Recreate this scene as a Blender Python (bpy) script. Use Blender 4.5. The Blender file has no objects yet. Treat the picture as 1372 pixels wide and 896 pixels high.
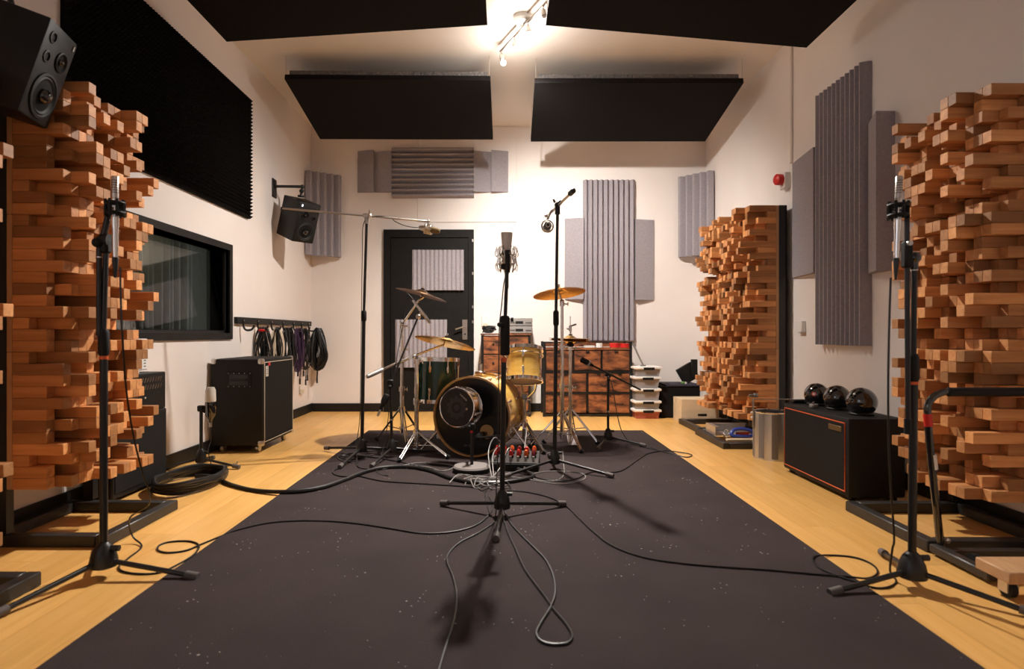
import bpy, bmesh, math, random
from mathutils import Vector, Matrix, Euler
rnd = random.Random(7)
SC = bpy.context.scene
COL = SC.collection
PI = math.pi
# ------------------------------------------------------------------ camera, world, light, exposure
CAM_H, FPX, VX, VY = 0.9, 815.0, 675.0, 447.0
cd = bpy.data.cameras.new('camera'); cam = bpy.data.objects.new('camera', cd); COL.objects.link(cam)
cam.location = (0, 0, CAM_H); cam.rotation_euler = (PI/2, 0, 0)
cd.sensor_width = 36; cd.lens = FPX/1372*36; cd.shift_x = 11/1372; cd.shift_y = -1/1372
cd.clip_start = .05
cd.dof.use_dof = True; cd.dof.focus_distance = 4.6; cd.dof.aperture_fstop = 2.8
SC.camera = cam
w = bpy.data.worlds.new('world'); SC.world = w; w.use_nodes = True
bg = w.node_tree.nodes['Background']; bg.inputs[0].default_value = (.80, .86, 1, 1); bg.inputs[1].default_value = 2.2
SC.view_settings.view_transform = 'Standard'; SC.view_settings.look = 'None'
SC.view_settings.gamma = 1; SC.view_settings.use_curve_mapping = False
SC.view_settings.exposure = 0.0
SPOT_W, GLOW_W, LAMP_COL = 290.0, 5.5, (1.0, .93, .85)
SC.cycles.max_bounces = 10; SC.cycles.diffuse_bounces = 6; SC.cycles.glossy_bounces = 4
SC.cycles.transparent_max_bounces = 12; SC.cycles.sample_clamp_indirect = 6
XL, XR, YB, YF, ZC = -2.232, 2.336, 7.05, -1.6, 3.3      # room faces

# ------------------------------------------------------------------ node materials
MATS = {}
def new_mat(name, col, rough=.6, metal=0, spec=.5, coat=0):
    m = bpy.data.materials.new(name); m.use_nodes = True
    b = m.node_tree.nodes['Principled BSDF']
    b.inputs['Base Color'].default_value = (*col, 1); b.inputs['Roughness'].default_value = rough
    b.inputs['Metallic'].default_value = metal; b.inputs['Specular IOR Level'].default_value = spec
    b.inputs['Coat Weight'].default_value = coat
    MATS[name] = m
    return m, m.node_tree, b
def nd(nt, typ, **kw):
    n = nt.nodes.new(typ)
    for k, v in kw.items():
        if k in n.inputs: n.inputs[k].default_value = v
        else: setattr(n, k, v)
    return n
def coords(nt, scale=(1, 1, 1), rand=0.0):
    tc = nd(nt, 'ShaderNodeTexCoord'); mp = nd(nt, 'ShaderNodeMapping'); mp.inputs['Scale'].default_value = scale
    nt.links.new(tc.outputs['Object'], mp.inputs['Vector'])
    if rand:
        oi = nd(nt, 'ShaderNodeObjectInfo'); ml = nd(nt, 'ShaderNodeMath', operation='MULTIPLY'); ml.inputs[1].default_value = rand
        nt.links.new(oi.outputs['Random'], ml.inputs[0]); nt.links.new(ml.outputs[0], mp.inputs['Location'])
    return mp.outputs['Vector']
def ramp(nt, fac, stops):
    r = nd(nt, 'ShaderNodeValToRGB'); e = r.color_ramp.elements
    e[0].position, e[0].color = stops[0][0], (*stops[0][1], 1)
    e[1].position, e[1].color = stops[-1][0], (*stops[-1][1], 1)
    for p, c in stops[1:-1]:
        x = e.new(p); x.color = (*c, 1)
    nt.links.new(fac, r.inputs['Fac'])
    return r.outputs['Color']
def bump(nt, b, fac, strength, dist=.01):
    bp = nd(nt, 'ShaderNodeBump', Strength=strength, Distance=dist)
    nt.links.new(fac, bp.inputs['Height']); nt.links.new(bp.outputs['Normal'], b.inputs['Normal'])
def grain_mat(name, stops, scale, rough, rand=9.0, bstr=.1, vary=.35, noise=3.0, detail=6, coat=0, dist=.002):
    m, nt, b = new_mat(name, stops[0][1], rough, coat=coat)
    v = coords(nt, scale, rand)
    n = nd(nt, 'ShaderNodeTexNoise', Scale=noise, Detail=detail, Roughness=.6, Distortion=.4)
    nt.links.new(v, n.inputs['Vector'])
    c = ramp(nt, n.outputs['Fac'], stops)
    oi = nd(nt, 'ShaderNodeObjectInfo')
    mr = nd(nt, 'ShaderNodeMapRange'); mr.inputs['To Min'].default_value = 1-vary; mr.inputs['To Max'].default_value = 1+vary*.8
    nt.links.new(oi.outputs['Random'], mr.inputs['Value'])
    hs = nd(nt, 'ShaderNodeHueSaturation'); nt.links.new(c, hs.inputs['Color']); nt.links.new(mr.outputs[0], hs.inputs['Value'])
    nt.links.new(hs.outputs['Color'], b.inputs['Base Color'])
    if bstr: bump(nt, b, n.outputs['Fac'], bstr, dist)
    return m
def noise_mat(name, c1, c2, scale, rough, bstr=0, detail=4, dist=.004, lo=.3, hi=.7, metal=0, spec=.5):
    m, nt, b = new_mat(name, c1, rough, metal, spec)
    v = coords(nt)
    n = nd(nt, 'ShaderNodeTexNoise', Scale=scale, Detail=detail); nt.links.new(v, n.inputs['Vector'])
    nt.links.new(ramp(nt, n.outputs['Fac'], [(lo, c1), (hi, c2)]), b.inputs['Base Color'])
    if bstr: bump(nt, b, n.outputs['Fac'], bstr, dist)
    return m
WALL = noise_mat('wall_paint', (.78, .715, .68), (.82, .76, .725), 2.2, .55, .06, 8, .01)
CEIL = noise_mat('ceiling_paint', (.80, .74, .68), (.84, .79, .74), 1.3, .42, .12, 3, .02)
BLOCK = grain_mat('pine_block', [(.2, (.36, .14, .042)), (.5, (.54, .235, .08)), (.8, (.67, .34, .135))], (1.6, 22, 22), .55, 9, .15, .5, 1.6)
PLY = grain_mat('pine_board', [(.25, (.42, .22, .10)), (.75, (.56, .33, .165))], (20, 3, 3), .6, 9, .1, .1)
PLANK = grain_mat('beech_laminate', [(.2, (.66, .345, .095)), (.5, (.76, .42, .125)), (.8, (.84, .50, .17))], (14, .8, 14), .34, 9, .03, .10, 2.2, 8)
CRATE = grain_mat('pale_plywood', [(.25, (.66, .50, .31)), (.75, (.78, .62, .42))], (2, 8, 8), .6, 5, .05, .06)
RUSTIC = grain_mat('rustic_wood', [(.36, (.018, .007, .004)), (.46, (.13, .043, .017)), (.6, (.30, .105, .036)), (.8, (.42, .17, .066))], (2.6, 3, 7), .5, 7, .1, .2, 2.4, 8)
DARK = new_mat('black_metal', (.009, .0085, .0085), .38)[0]
STEEL = noise_mat('dark_steel_tube', (.016, .014, .013), (.03, .025, .022), 9, .45)
PLASTIC = new_mat('black_plastic', (.007, .0065, .0065), .5, spec=.3)[0]
RUBBER = new_mat('dark_rubber', (.011, .0105, .0105), .6, spec=.3)[0]
FOOT = new_mat('worn_grey_rubber', (.10, .085, .08), .7)[0]
CABLE = new_mat('black_cable', (.009, .008, .008), .42)[0]
CABLEG = new_mat('grey_cable', (.25, .23, .22), .4)[0]
CHROME = new_mat('chrome', (.78, .76, .74), .12, 1)[0]
NICKEL = new_mat('satin_nickel', (.62, .58, .54), .28, 1)[0]
BRONZE = noise_mat('cymbal_bronze', (.62, .36, .12), (.78, .50, .20), 30, .26, .05, 3, .001, metal=1)
DBRONZE = noise_mat('dark_cymbal_bronze', (.10, .05, .024), (.17, .09, .042), 25, .34, .05, 3, .001, metal=1)
TOLEX = noise_mat('black_tolex', (.007, .006, .006), (.013, .011, .010), 260, .6, .4, 2, .002, spec=.25)
GRILLE = noise_mat('dark_grille_cloth', (.007, .006, .006), (.014, .012, .011), 420, .85, .3, 2, .002, spec=.2)
FELT = noise_mat('black_cloth', (.007, .006, .006), (.012, .010, .010), 90, .95, .2, 3, .003, spec=.15)
PYR = noise_mat('black_foam', (.006, .005, .005), (.010, .009, .009), 70, .95, .1, spec=.1)
FOAM = noise_mat('grey_foam', (.30, .275, .30), (.36, .33, .355), 60, .95, .15, 3, .002, spec=.1)
WOOL = noise_mat('mineral_wool', (.10, .095, .095), (.2, .185, .18), 40, .95, .8, 5, .03)
BLACKPAINT = noise_mat('black_door_paint', (.007, .006, .006), (.011, .010, .009), 14, .6, .1, spec=.15)
SKIRT = noise_mat('black_skirting', (.009, .008, .007), (.014, .012, .011), 9, .5, spec=.25)
WHITE = new_mat('white_plastic', (.78, .76, .73), .4)[0]
CREAM = new_mat('cream_trim', (.72, .62, .48), .4)[0]
RED = new_mat('red_plastic', (.62, .022, .018), .35)[0]
ORANGE = new_mat('orange_plastic', (.75, .12, .02), .4)[0]
ORPIPE = new_mat('orange_piping', (.62, .10, .02), .4)[0]
BLUE = new_mat('blue_plastic', (.03, .06, .36), .35)[0]
PURPLE = new_mat('purple_cable', (.045, .018, .055), .45)[0]
GLOSSB = new_mat('glossy_black', (.006, .005, .005), .06, spec=.6, coat=1)[0]
MAPLE = grain_mat('amber_maple_shell', [(.3, (.72, .40, .07)), (.7, (.86, .56, .15))], (3, 3, 12), .14, 3, 0, .03, 3, coat=1)
MAPLEIN = grain_mat('raw_maple', [(.3, (.66, .42, .18)), (.7, (.78, .54, .27))], (3, 3, 12), .5, 3, 0, .03)
HOOPW = grain_mat('dark_maple_hoop', [(.3, (.40, .20, .06)), (.7, (.55, .31, .11))], (3, 3, 12), .18, 3, 0, .03, coat=.6)
GREEN = noise_mat('green_lacquer', (.002, .028, .02), (.006, .05, .034), 6, .12, spec=.6)
HEADW, _nt, _b = new_mat('white_drumhead', (.74, .70, .62), .45)      # coated film lets light through
_tr = nd(_nt, 'ShaderNodeBsdfTranslucent'); _tr.inputs[0].default_value = (.8, .66, .45, 1); _mx = nd(_nt, 'ShaderNodeMixShader'); _mx.inputs[0].default_value = .5
_nt.links.new(_b.outputs[0], _mx.inputs[1]); _nt.links.new(_tr.outputs[0], _mx.inputs[2]); _nt.links.new(_mx.outputs[0], _nt.nodes['Material Output'].inputs[0])
HEADB = new_mat('black_drumhead', (.010, .009, .009), .2)[0]
MESHB = noise_mat('black_mesh_head', (.012, .010, .010), (.02, .017, .017), 300, .6)
GREYP = new_mat('grey_print', (.06, .052, .055), .6)[0]
LIGHTP = new_mat('pale_print', (.6, .56, .5), .5)[0]
GOLDP = new_mat('brass_plate', (.16, .11, .05), .4, .6)[0]
SILVERP = new_mat('brushed_silver_panel', (.62, .61, .60), .32, .8)[0]
DISC = new_mat('grey_cast_iron', (.20, .175, .165), .55)[0]
CLEARP = new_mat('milky_plastic', (.30, .285, .29), .25)[0]
REDBOX = new_mat('red_tinted_plastic', (.40, .10, .08), .3)[0]
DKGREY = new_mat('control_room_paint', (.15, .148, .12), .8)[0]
CURT = noise_mat('grey_curtain', (.17, .165, .135), (.24, .23, .19), 5, .9)
LEAFG = new_mat('green_plastic', (.12, .30, .08), .5)[0]
REDHOOD = new_mat('dark_red_shade', (.25, .02, .02), .4)[0]
def rug_material():
    m, nt, b = new_mat('charcoal_rug', (.06, .055, .058), .9, spec=.2)
    v = coords(nt)
    n1 = nd(nt, 'ShaderNodeTexNoise', Scale=3.0, Detail=6); nt.links.new(v, n1.inputs['Vector'])
    base = ramp(nt, n1.outputs['Fac'], [(.3, (.030, .0205, .0205)), (.7, (.042, .029, .0285))])
    vo = nd(nt, 'ShaderNodeTexVoronoi', Scale=38.0, Randomness=1.0); nt.links.new(v, vo.inputs['Vector'])
    n2 = nd(nt, 'ShaderNodeTexNoise', Scale=5.0, Detail=2); nt.links.new(v, n2.inputs['Vector'])
    mr = nd(nt, 'ShaderNodeMapRange'); mr.inputs['From Min'].default_value = .46; mr.inputs['From Max'].default_value = .74
    mr.inputs['To Min'].default_value = .0; mr.inputs['To Max'].default_value = .17; nt.links.new(n2.outputs['Fac'], mr.inputs['Value'])
    lt = nd(nt, 'ShaderNodeMath', operation='LESS_THAN'); nt.links.new(vo.outputs['Distance'], lt.inputs[0]); nt.links.new(mr.outputs[0], lt.inputs[1])
    mx = nd(nt, 'ShaderNodeMix', data_type='RGBA'); nt.links.new(lt.outputs[0], mx.inputs['Factor']); nt.links.new(base, mx.inputs[6])
    mx.inputs[7].default_value = (.34, .30, .28, 1)
    nt.links.new(mx.outputs[2], b.inputs['Base Color'])
    n3 = nd(nt, 'ShaderNodeTexNoise', Scale=260.0, Detail=2); nt.links.new(v, n3.inputs['Vector'])
    bump(nt, b, n3.outputs['Fac'], .5, .004)
    return m
RUG = rug_material()
def glass_material(name, tint, gloss):
    m = bpy.data.materials.new(name); m.use_nodes = True; nt = m.node_tree; nt.nodes.clear()
    out = nd(nt, 'ShaderNodeOutputMaterial'); mix = nd(nt, 'ShaderNodeMixShader'); tr = nd(nt, 'ShaderNodeBsdfTransparent')
    gl = nd(nt, 'ShaderNodeBsdfGlossy'); fr = nd(nt, 'ShaderNodeFresnel', IOR=1.5)
    tr.inputs[0].default_value = (*tint, 1); gl.inputs['Roughness'].default_value = gloss
    ge = nd(nt, 'ShaderNodeNewGeometry'); om = nd(nt, 'ShaderNodeMath', operation='SUBTRACT'); om.inputs[0].default_value = 1
    ml = nd(nt, 'ShaderNodeMath', operation='MULTIPLY')      # one reflection per sheet, on its front face
    nt.links.new(ge.outputs['Backfacing'], om.inputs[1]); nt.links.new(om.outputs[0], ml.inputs[0]); nt.links.new(fr.outputs[0], ml.inputs[1])
    nt.links.new(ml.outputs[0], mix.inputs[0]); nt.links.new(tr.outputs[0], mix.inputs[1]); nt.links.new(gl.outputs[0], mix.inputs[2])
    nt.links.new(mix.outputs[0], out.inputs[0])
    return m
GLASS = glass_material('window_glass', (.93, .935, .91), .01)
def emit_material(name, col, s):
    m = bpy.data.materials.new(name); m.use_nodes = True; nt = m.node_tree; nt.nodes.clear()
    out = nd(nt, 'ShaderNodeOutputMaterial'); e = nd(nt, 'ShaderNodeEmission', Strength=s); e.inputs[0].default_value = (*col, 1)
    nt.links.new(e.outputs[0], out.inputs[0]); return m
BULB = emit_material('lit_bulb', (1, .86, .68), 30.0)
LED = emit_material('speaker_led', (.9, .9, 1), 4.0)

# ------------------------------------------------------------------ geometry helpers
def P(px, py, Y):  return Vector(((px-VX)*Y/FPX, Y, CAM_H-(py-VY)*Y/FPX))
def G(px, py, z=0.0):
    Y = FPX*(CAM_H-z)/(py-VY); return Vector(((px-VX)*Y/FPX, Y, z))
def V(*a): return Vector(a)
def frame_z(axis):
    return Vector(axis).normalized().to_track_quat('Z', 'Y').to_matrix().to_4x4()
class MB:
    def __init__(s): s.bm = bmesh.new(); s.smooth = False
    def _add(s, verts, faces, M=None, smooth=False):
        vs = [s.bm.verts.new(M @ Vector(v) if M is not None else v) for v in verts]
        for f in faces:
            try:
                fc = s.bm.faces.new([vs[i] for i in f]); fc.smooth = smooth
            except ValueError: pass
        return s
    def box(s, c, d, R=None, bev=0.0, seg=1):
        M = Matrix.Translation(c) @ (R if R is not None else Matrix.Identity(4))
        x, y, z = d[0]/2, d[1]/2, d[2]/2
        vs = [(-x,-y,-z),(x,-y,-z),(x,y,-z),(-x,y,-z),(-x,-y,z),(x,-y,z),(x,y,z),(-x,y,z)]
        fs = [(0,3,2,1),(4,5,6,7),(0,1,5,4),(1,2,6,5),(2,3,7,6),(3,0,4,7)]
        if not bev: return s._add(vs, fs, M)
        t = bmesh.new(); tv = [t.verts.new(v) for v in vs]
        for f in fs: t.faces.new([tv[i] for i in f])
        bmesh.ops.bevel(t, geom=list(t.edges), offset=bev, segments=seg, affect='EDGES', profile=.5)
        t.verts.ensure_lookup_table()
        s._add([v.co.copy() for v in t.verts], [[v.index for v in f.verts] for f in t.faces], M, seg > 1)
        t.free(); return s
    def bx(s, a, b, **k):
        return s.box([(a[i]+b[i])/2 for i in range(3)], [abs(b[i]-a[i]) for i in range(3)], **k)
    def hexa(s, pts):   # 8 points: bottom 4 then top 4, same order
        return s._add(pts, [(0,3,2,1),(4,5,6,7),(0,1,5,4),(1,2,6,5),(2,3,7,6),(3,0,4,7)])
    def lathe(s, prof, M=None, seg=24, close=False):   # prof: (r, z) list
        vs, fs, n = [], [], len(prof)
        for r, z in prof:
            for k in range(seg):
                a = 2*PI*k/seg; vs.append((r*math.cos(a), r*math.sin(a), z))
        rng = range(n if close else n-1)
        for i in rng:
            j = (i+1) % n
            for k in range(seg):
                l = (k+1) % seg; fs.append((i*seg+k, i*seg+l, j*seg+l, j*seg+k))
        if not close:
            if prof[0][0] > 1e-5: fs.append(tuple(reversed(range(seg))))
            if prof[-1][0] > 1e-5: fs.append(tuple((n-1)*seg+k for k in range(seg)))
        return s._add(vs, fs, M, True)
    def cyl(s, a, b, r, r2=None, seg=12):
        a, b = Vector(a), Vector(b); L = (b-a).length
        return s.lathe([(r, 0), (r if r2 is None else r2, L)], Matrix.Translation(a) @ frame_z(b-a), seg)
    def sphere(s, c, r, sc=(1, 1, 1), seg=16, R=None):
        n = seg//2; prof = [(max(r*math.sin(PI*i/n), 1e-6), -r*math.cos(PI*i/n)) for i in range(n+1)]
        M = Matrix.Translation(c) @ (R if R is not None else Matrix.Identity(4)) @ Matrix.Diagonal((*sc, 1))
        return s.lathe(prof, M, seg)
    def tube(s, pts, r, seg=6, closed=False, cap=True):
        pts = [Vector(p) for p in pts]; n = len(pts); vs, fs = [], []
        up = None
        for i in range(n):
            t = (pts[(i+1) % n]-pts[i-1]) if closed else (pts[min(i+1, n-1)]-pts[max(i-1, 0)])
            if t.length < 1e-9: t = Vector((0, 0, 1))
            t.normalize()
            if up is None: up = t.orthogonal().normalized()
            up = (up-t*up.dot(t)); up = up.normalized() if up.length > 1e-6 else t.orthogonal().normalized()
            side = t.cross(up)
            rr = r[i] if isinstance(r, (list, tuple)) else r
            for k in range(seg):
                a = 2*PI*k/seg; vs.append(pts[i]+(up*math.cos(a)+side*math.sin(a))*rr)
        for i in range(n if closed else n-1):
            j = (i+1) % n
            for k in range(seg):
                l = (k+1) % seg; fs.append((i*seg+k, i*seg+l, j*seg+l, j*seg+k))
        if cap and not closed:
            fs.append(tuple(reversed(range(seg)))); fs.append(tuple((n-1)*seg+k for k in range(seg)))
        return s._add(vs, fs, None, True)
    def torus(s, c, R, r, axis=(0, 0, 1), seg=32, k=8):
        M = Matrix.Translation(c) @ frame_z(axis)
        return s.lathe([(R+r*math.cos(2*PI*i/k), r*math.sin(2*PI*i/k)) for i in range(k)], M, seg, close=True)
    def ring(s, c, axis, r_in, r_out, h, seg=48):
        M = Matrix.Translation(c) @ frame_z(axis)
        return s.lathe([(r_in, -h/2), (r_out, -h/2), (r_out, h/2), (r_in, h/2)], M, seg, close=True)
    def prism(s, poly, a, b):   # polygon in local XY extruded between z=a and z=b
        n = len(poly)
        return s._add([(x, y, a) for x, y in poly]+[(x, y, b) for x, y in poly],
                      [tuple(reversed(range(n))), tuple(range(n, 2*n))]+[(i, (i+1) % n, n+(i+1) % n, n+i) for i in range(n)])
    def xf(s, M): s.bm.transform(M); return s
def catmull(pts, n=8, closed=False):
    pts = [Vector(p) for p in pts]; out = []; m = len(pts)
    for i in range(m if closed else m-1):
        g = (lambda k: pts[k % m]) if closed else (lambda k: pts[min(max(k, 0), m-1)])
        p0, p1, p2, p3 = g(i-1), g(i), g(i+1), g(i+2)
        for k in range(n):
            t = k/n; out.append(.5*((2*p1)+(p2-p0)*t+(2*p0-5*p1+4*p2-p3)*t*t+(3*p1-p0-3*p2+p3)*t**3))
    if not closed: out.append(pts[-1])
    return out
def mesh_of(name, mb, mat, M=None):
    if M is not None: mb.bm.transform(M)
    bmesh.ops.recalc_face_normals(mb.bm, faces=mb.bm.faces)
    me = bpy.data.meshes.new(name); mb.bm.to_mesh(me); mb.bm.free()
    me.materials.append(mat)
    try: me.set_sharp_from_angle(angle=math.radians(38))
    except Exception: pass
    return me
def set_tags(o, label=None, cat=None, group=None, kind=None):
    if label: o['label'] = label
    if cat: o['category'] = cat
    if group: o['group'] = group
    if kind: o['kind'] = kind
    return o
def thing(name, label, cat, loc=(0, 0, 0), R=None, group=None):
    o = bpy.data.objects.new(name, None); COL.objects.link(o); o.empty_display_size = .05
    M = Matrix.Translation(loc) @ (R if R is not None else Matrix.Identity(4)); o.matrix_local = M; o['_m'] = 0
    ROOTS[o.name] = M
    return set_tags(o, label, cat, group)
ROOTS = {}
def root_matrix(o):
    while o.parent: o = o.parent
    return ROOTS.get(o.name)
def part(parent, name, mb, mat, label=None, kind=None, local=False):
    """mesh built in world space (or in the thing's own space when local) under its thing or part"""
    M = None
    if parent is not None and not local:
        RM = root_matrix(parent)
        if RM is not None: M = RM.inverted()
    o = bpy.data.objects.new(name, mesh_of(name, mb, mat, M)); COL.objects.link(o)
    if parent is not None: o.parent = parent
    return set_tags(o, label, None, None, kind)
def single(name, mb, mat, label, cat, group=None):
    return set_tags(part(None, name, mb, mat), label, cat, group)
def struct(name, mb, mat, parent=None):
    o = part(parent, name, mb, mat)
    if parent is None: o['kind'] = 'structure'
    return o
def rotz(d): return Matrix.Rotation(math.radians(d), 4, 'Z')
def rotx(d): return Matrix.Rotation(math.radians(d), 4, 'X')
def roty(d): return Matrix.Rotation(math.radians(d), 4, 'Y')
def text_part(parent, name, body, size, M, mat, local=True):
    cu = bpy.data.curves.new(name, 'FONT'); cu.body = body; cu.size = size; cu.extrude = .0008; cu.align_x = 'CENTER'; cu.align_y = 'CENTER'
    cu.materials.append(mat)
    o = bpy.data.objects.new(name, cu); COL.objects.link(o); o.parent = parent
    if not local:
        RM = root_matrix(parent); M = (RM.inverted() @ M) if RM is not None else M
    o.matrix_local = M
    bpy.context.view_layer.update()
    me = bpy.data.meshes.new_from_object(o.evaluated_get(bpy.context.evaluated_depsgraph_get())); bpy.data.objects.remove(o)
    o = bpy.data.objects.new(name, me); COL.objects.link(o); o.parent = parent; o.matrix_local = M
    return o
# ------------------------------------------------------------------ room shell
FLOORT = .012
fl = struct('floor', MB().bx((XL-.15, YF-.1, -.2), (XR+.15, YB+.15, -FLOORT)), SKIRT)
PW, PLN = .1905, 1.29
pl_mesh = mesh_of('plank', MB().bx((-PW/2+.0004, -PLN/2+.0004, -FLOORT), (PW/2-.0004, PLN/2-.0004, 0)), PLANK)
nrow = 24
for r in range(nrow):
    x = XL+PW/2+r*PW
    y = .3-PLN*((r*.37) % 1.0)
    while y < YB:
        y0, y1 = y, y+PLN
        under = x-PW/2 > -1.23 and x+PW/2 < 1.26 and y1 < 5.55
        if y1 > .5 and not under:
            if y1 > YB or x+PW/2 > XR+.02:
                o = bpy.data.objects.new('plank', mesh_of('plank', MB().bx((-PW/2+.0004, -PLN/2+.0004, -FLOORT), (min(PW/2, XR-x)-.0004, min(PLN/2, YB-(y0+PLN/2)), 0)), PLANK))
            else:
                o = bpy.data.objects.new('plank', pl_mesh)
            COL.objects.link(o); o.parent = fl; o.location = (x, y0+PLN/2, 0)
        y += PLN
struct('ceiling', MB().bx((XL-.15, YF-.1, ZC), (XR+.15, YB+.15, ZC+.15)), CEIL)
struct('wall_back', MB().bx((XL-.15, YB, -.2), (XR+.15, YB+.15, ZC)), WALL)
struct('wall_right', MB().bx((XR, YF, -.2), (XR+.15, YB, ZC)), WALL)
WY0, WY1, WZ0, WZ1 = 3.45, 4.93, .905, 1.575          # control room window opening
wl = MB()
EY0, EY1, EZ0, EZ1 = -1.35, .45, .9, 2.4              # daylight window beside the photographer, on the left wall
wl.bx((XL-.15, YF, -.2), (XL, EY0, ZC)); wl.bx((XL-.15, EY1, -.2), (XL, WY0, ZC)); wl.bx((XL-.15, WY1, -.2), (XL, YB, ZC))
wl.bx((XL-.15, EY0, -.2), (XL, EY1, EZ0)); wl.bx((XL-.15, EY0, EZ1), (XL, EY1, ZC))
wl.bx((XL-.15, WY0, -.2), (XL, WY1, WZ0)); wl.bx((XL-.15, WY0, WZ1), (XL, WY1, ZC))
struct('wall_left', wl, WALL)
struct('wall_front', MB().bx((XL-.15, YF-.15, -.2), (XR+.15, YF, ZC)), WALL)
w2 = MB()
for a, b in ((EY0, EY0+.06), (EY1-.06, EY1), (-.48, -.42)): w2.bx((XL-.12, a, EZ0), (XL-.05, b, EZ1))
for a, b in ((EZ0, EZ0+.06), (EZ1-.06, EZ1)): w2.bx((XL-.12, EY0+.061, a), (XL-.05, EY1-.061, b))
w2o = struct('window_2', w2, WHITE)
pt = bpy.data.lights.new('daylight_portal', 'AREA'); pt.shape = 'RECTANGLE'; pt.size = EZ1-EZ0; pt.size_y = EY1-EY0
pt.cycles.is_portal = True
po = bpy.data.objects.new('daylight_portal', pt); COL.objects.link(po); po.location = (XL-.14, (EY0+EY1)/2, (EZ0+EZ1)/2); po.rotation_euler = (0, -PI/2, 0)
BH, BT = .095, .014
struct('baseboard_back', MB().bx((XL, YB-BT, 0), (-1.40, YB, BH)).bx((-.33, YB-BT, 0), (XR, YB, BH)), SKIRT)
struct('baseboard_left', MB().bx((XL, YF, 0), (XL+BT, YB-BT, BH)), SKIRT)
struct('baseboard_right', MB().bx((XR-BT, YF, 0), (XR, YB-BT, BH)), SKIRT)
# boxed-in wall board above the door, its edges faint
struct('trim_1', MB().bx((-1.0, YB-.010, 2.19), (.147, YB, ZC), bev=.003), WALL)
struct('trim_2', MB().cyl((XR-.012, 4.92, 2.28), (XR-.012, 4.92, ZC), .012, seg=10), WALL)      # conduit up the right wall
struct('trim_3', MB().tube(catmull([P(431, 188, 7.02), P(432, 205, 7.02), P(430, 220, 7.02), P(424, 229, 7.02)], 6), .006), WALL)
# control room window
w1 = struct('window_1', MB().bx((XL-.15, WY0-.05, WZ0-.05), (XL+.014, WY1+.05, WZ0)).bx((XL-.15, WY0-.05, WZ1), (XL+.014, WY1+.05, WZ1+.05))
            .bx((XL-.15, WY0-.05, WZ0), (XL+.014, WY0, WZ1)).bx((XL-.15, WY1, WZ0), (XL+.014, WY1+.05, WZ1)), SKIRT)
for x in (XL-.02, XL-.055):      # both panes lean back at the top, as studio glass does
    part(w1, 'pane', MB().hexa([(x-.006, WY0, WZ0), (x, WY0, WZ0), (x, WY1, WZ0), (x-.006, WY1, WZ0), (x-.086, WY0, WZ1), (x-.08, WY0, WZ1), (x-.08, WY1, WZ1), (x-.086, WY1, WZ1)]), GLASS)
part(w1, 'glazing_bead', MB().bx((XL-.038, WY1-.02, WZ0), (XL-.02, WY1, WZ1)).bx((XL-.038, WY0, WZ0), (XL-.02, WY1, WZ0+.02)), DARK)
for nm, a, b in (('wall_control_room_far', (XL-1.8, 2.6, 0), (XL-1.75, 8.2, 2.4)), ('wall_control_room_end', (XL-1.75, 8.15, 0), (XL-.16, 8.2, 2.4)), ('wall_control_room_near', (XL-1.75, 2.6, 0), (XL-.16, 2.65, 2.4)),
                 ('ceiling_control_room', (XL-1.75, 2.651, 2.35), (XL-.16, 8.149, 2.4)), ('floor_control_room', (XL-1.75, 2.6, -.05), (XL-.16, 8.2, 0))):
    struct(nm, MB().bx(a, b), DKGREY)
cu = MB(); pts = []
for i in range(81):
    y = 5.2+i*.025; pts.append((XL-1.45+.035*math.sin(i*1.25)+.02*math.sin(i*.37), y))
vs = [(x, y, .05) for x, y in pts]+[(x, y, 2.3) for x, y in pts]; n = len(pts)
cu._add(vs, [(i, i+1, n+i+1, n+i) for i in range(n-1)], None, True)
so = single('curtain', cu, CURT, 'grey folded curtain hanging inside the room beyond the dark glass', 'curtain')
so.modifiers.new('solid', 'SOLIDIFY').thickness = .004
t = thing('desk_chair', 'dark desk chair silhouette seen through the control room glass', 'chair', (XL-1.25, 5.15, 0))
part(t, 'backrest', MB().box((XL-1.25, 5.15, 1.05), (.42, .08, .5), bev=.03, seg=2), FELT)
part(t, 'seat', MB().box((XL-1.25, 4.9, .5), (.46, .46, .09), bev=.03, seg=2), FELT)
part(t, 'stem', MB().cyl((XL-1.25, 4.9, .06), (XL-1.25, 4.9, .46), .03).bx((XL-1.27, 5.08, .45), (XL-1.23, 5.16, .85)), DARK)
part(t, 'foot_star', MB().bx((XL-1.5, 4.87, 0), (XL-1.0, 4.93, .06)).bx((XL-1.28, 4.64, 0), (XL-1.22, 5.16, .06)), DARK)
t = thing('mixing_desk', 'low dark mixing desk behind the control room glass', 'desk', (XL-.4, 4.3, 0))
part(t, 'desk_top', MB().bx((XL-.72, 3.3, .86), (XL-.2, 5.6, .93)), PLASTIC)
part(t, 'leg', MB().bx((XL-.7, 3.35, 0), (XL-.22, 3.42, .86)), PLASTIC); part(t, 'leg', MB().bx((XL-.7, 5.5, 0), (XL-.22, 5.57, .86)), PLASTIC)
t = thing('added_control_room_lamp', 'added unseen lamp brightening the room beyond the glass', 'lamp', (XL-1.1, 5.9, 2.2))  # unseen lamp, added to lift the dark view through the window
part(t, 'shade', MB().lathe([(.12, 0), (.10, .06), (.02, .08)], Matrix.Translation((XL-1.1, 5.9, 2.2)), 24), WHITE); part(t, 'cord', MB().cyl((XL-1.1, 5.9, 2.28), (XL-1.1, 5.9, 2.35), .006), DARK)
ld = bpy.data.lights.new('added_control_room_fill', 'POINT'); ld.energy = 4; ld.color = (1, .95, .8); ld.shadow_soft_size = .08  # fill light of the added lamp
lo = bpy.data.objects.new('added_control_room_fill', ld); COL.objects.link(lo); lo.location = (XL-1.1, 5.9, 2.1)
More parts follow.
